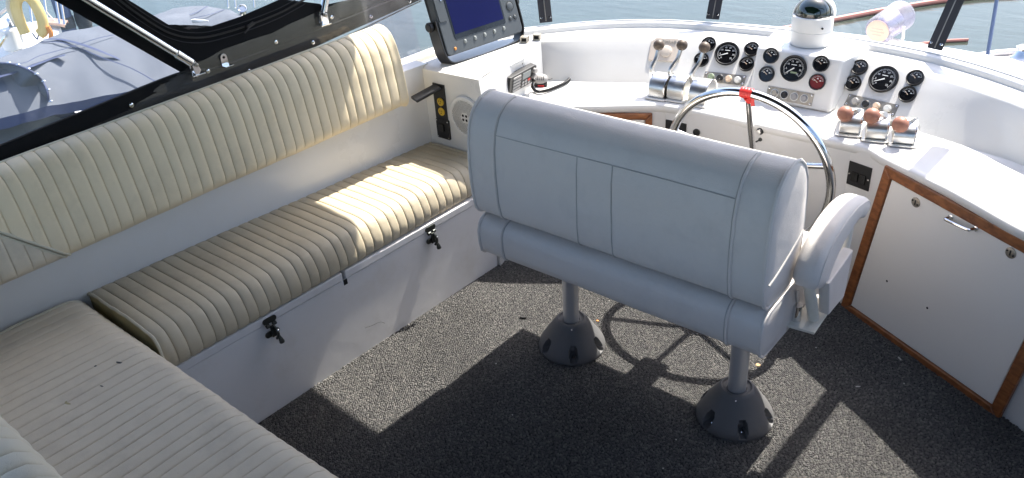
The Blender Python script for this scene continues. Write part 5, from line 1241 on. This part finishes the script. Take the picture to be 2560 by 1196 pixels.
# foredeck cover of the same boat, seen through the zipped window
rows = loft([(330, 60), (395, 34), (450, 19), (500, 15), (545, 20), (595, 36), (640, 58)], [(320, 100), (420, 110), (520, 112), (620, 100), (700, 84)], -1.0, -1.15, .10, 10)
b = MB(); b.grid(rows); b.build('foredeck_cover', M['cover'], nb, smooth=70)
canvas_tape([(400, 55), (450, 44), (490, 32), (518, 16)], .012, M['cover_dark']); canvas_tape([(405, 56), (470, 48), (520, 38), (560, 25)], .010, M['cover_dark'])
b = MB(); c = on_rows(484, 53, .03); b.ball(c, .09, 14, 8, sc=(1, .45, .25), ax=(_r, _fw, V(0, 0, 1))); b.tube([c, c+_r*.13, c+_r*.2], [.03, .02, .008], 6); b.build('reflection_mark', M['hull_white'], nb)  # white solid shape stands in for a bird-like reflection
b = MB(); b.lathe(at(605, 22, z=-.9), (CAM-at(605, 22, z=-.9)).normalized()+V(0, 0, .8), [(.05, -.1), (.05, 0), (.065, .01), (.055, .012), (.04, -.01)], 16); b.build('vent_cowl', M['steel'], nb)
for x, y in ((567, -40), (632, -40), (585, -40)):
    b = MB(); b.cyl(at(x+4, 20, z=-1.0), at(x, y, p=at(x+4, 20, z=-1.0), n=_fw), .012, 8); b.build('stanchion', M['steel'], nb)
# ================================================================== SAILBOAT ASTERN OF IT
sb = thing('sailboat', 'white sailing boat with teak rails and steel stanchions in the far corner', 'sailboat', (-19, 7, -3.3))
zs = -1.9
dk = smooth_path([at(x, y, z=zs) for x, y in ((-220, 150), (-60, 95), (40, 62), (110, 52), (150, 66), (140, 85), (125, 100), (60, 135), (0, 160), (-200, 240))], 5)
b = MB(); b.prism(dk, V(0, 0, -.12)); b.build('deck', M['hull_white'], sb, bevel=.02)
b = MB(); b.grid([dk, [p+V(.1, -.02, -.7) for p in dk], [p+V(.2, -.05, -1.5) for p in dk]]); b.build('hull', M['hull_white'], sb)
for pxs in (((-60, 84), (-10, 72), (38, 50)), ((100, 55), (130, 58), (162, 64)), ((-60, 70), (0, 60), (30, 57)), ((-40, 98), (0, 85), (30, 72))):
    P_ = smooth_path([at(x, y, z=zs+.10) for x, y in pxs], 5); b = MB(); b.grid([[p+V(0, 0, -.04) for p in P_], P_, [p+_fw.cross(V(0, 0, 1)).normalized()*0+V(-.3, .2, .0) for p in P_], [p+V(-.3, .2, -.05) for p in P_]]); b.build('teak_rail', M['teak_old'], sb, smooth=30)
for x0, y0, x1, y1 in ((118, 55, 108, -20), (150, 62, 136, -20), (162, 64, 150, -10), (80, 58, 70, -30)):
    a0 = at(x0, y0, z=zs+.08); b = MB(); b.cyl(a0, at(x1, y1, p=a0, n=_fw), .022, 8); b.build('stanchion', M['steel'], sb)
b = MB(); b.tube(smooth_path([at(100, 10, p=a0, n=_fw), at(125, 40, p=a0, n=_fw), at(140, 55, p=a0, n=_fw)], 6), .012, 6); b.tube([at(0, 35, p=a0, n=_fw), at(40, 5, p=a0, n=_fw), at(70, -20, p=a0, n=_fw)], .03, 6); b.build('life_line', M['rope'], sb)
b = MB(); cb = smooth_path([at(x, y, z=zs+.12) for x, y in ((10, 105), (40, 80), (58, 95), (64, 118), (40, 130), (12, 130))], 5); b.prism(cb, V(0, 0, .35)); b.build('coachroof', M['bezel'] if False else M['hull_white'], sb, bevel=.06, bseg=3)
b = MB(); b.tube([at(-5, 120, z=zs+.4), at(28, 70, z=zs+.4), at(20, 50, z=zs+.7)], .03, 6); b.build('winch_post', M['steel'], sb)
# horseshoe buoy with canvas cover hung on the rail
hb0 = at(72, 40, z=-1.25); nrm = (CAM-hb0).normalized(); X, Y, N_ = frame(V(nrm.x, nrm.y, 0))
X = (X+N_*.25).normalized(); hz = thing('horseshoe_buoy', 'faded yellow horseshoe lifebuoy hanging on the sailing boat rail', 'lifebuoy', hb0)
k_ = (hb0-CAM).length/F_PX
path = smooth_path([hb0+X*k_*u-Y*k_*v for u, v in ((-18, 34), (-20, 10), (-19, -15), (-12, -34), (2, -42), (15, -34), (21, -12), (22, 12), (17, 34), (8, 40))], 6)
b = MB(); b.tube(path, [k_*11]*len(path), 12); b.build('horseshoe_cover', M['buoy'], hz)
b = MB(); b.tube(smooth_path([hb0+X*k_*u-Y*k_*v-N_*.25 for u, v in ((-20, 34), (-26, 10), (-26, -15), (-20, -34))], 6), k_*11, 10); b.build('rear_pad', M['pipe'], hz)
b = MB(); b.tube(smooth_path([hb0+X*k_*u-Y*k_*v+N_*.05 for u, v in ((28, 25), (30, 40), (24, 55), (12, 66), (2, 74))], 6), k_*5, 8); b.build('orange_strap', M['orange'], hz)
b = MB(); b.tube(smooth_path([hb0+X*k_*u-Y*k_*v for u, v in ((-5, 36), (0, 50), (4, 44), (12, 36))], 5), k_*1.6, 6); b.build('lanyard', M['nav_blue'], hz)
# mooring piles
for (px, py, r_) in ((170, 70, .16), (212, 62, .15)):
    c = at(px, py, z=-2.6); t = thing('mooring_pile', 'blue sleeved mooring pile standing in the water by the sailing boat' if px < 200 else 'dark weathered mooring pile next to the blue sleeved one', 'pile', V(c.x, c.y, -3.3))
    b = MB(); b.lathe(V(c.x, c.y, -3.6), V(0, 0, 1), [(r_, 0), (r_*.97, 1.0), (r_*.95, 2.2), (r_*.6, 2.3)], 14); b.build('post', M['nav_blue'] if px < 200 else M['pile'], t)
    b = MB(); b.lathe(V(c.x, c.y, -2.6), V(0, 0, 1), [(r_*1.06, 0), (r_*1.08, .12), (r_*1.06, .24)], 14); b.build('band', M['pile'], t)
# ================================================================== LITTER ON THE CARPET
def bit(name, px, py, size, m, label, cat, h=.004, rot=0):
    c = at(px, py, z=.003); X = V(math.cos(rot), math.sin(rot), 0); Y = V(-X.y, X.x, 0); b = MB(); pts = []
    for sx, sy in ((-1, -.8), (0, -1.1), (1, -.7), (1.1, .6), (.1, 1), (-.9, .8)): pts.append(c+X*sx*size[0]/2*(1+.2*random.random())+Y*sy*size[1]/2*(1+.2*random.random()))
    b.prism(pts, V(0, 0, h)); o = b.build(name, m, smooth=0); tag(o, label, cat); return o
bit('plastic_clip', 1308, 796, (.022, .009), M['black'], 'small black plastic clip lying on the sunlit carpet', 'clip', .008, .4)
bit('wood_chip', 1895, 914, (.014, .012), M['chip'], 'small tan chip on the carpet beside the pedestal near the armrest', 'chip', .003)
bit('wood_chip', 1494, 803, (.008, .006), M['orange'], 'tiny orange crumb on the carpet beside the pedestal away from the armrest', 'chip', .003)
bit('paper_scrap', 2145, 967, (.014, .005), M['label'], 'thin white paper sliver on the shaded carpet', 'scrap', .001, .6)
bit('paper_scrap', 2249, 897, (.016, .005), M['label'], 'curled pale scrap on the carpet below the cabinet door', 'scrap', .002, -.7)
for k, (px, py) in enumerate(((1240, 910), (1281, 1038), (1658, 1172), (2040, 870), (1690, 1100), (2260, 960))):
    o = bit('crumb', px, py, (.004, .0035), M['label'], 'tiny white crumb scattered on the dark carpet', 'crumb', .002); o['group'] = 'white crumbs on the carpet'
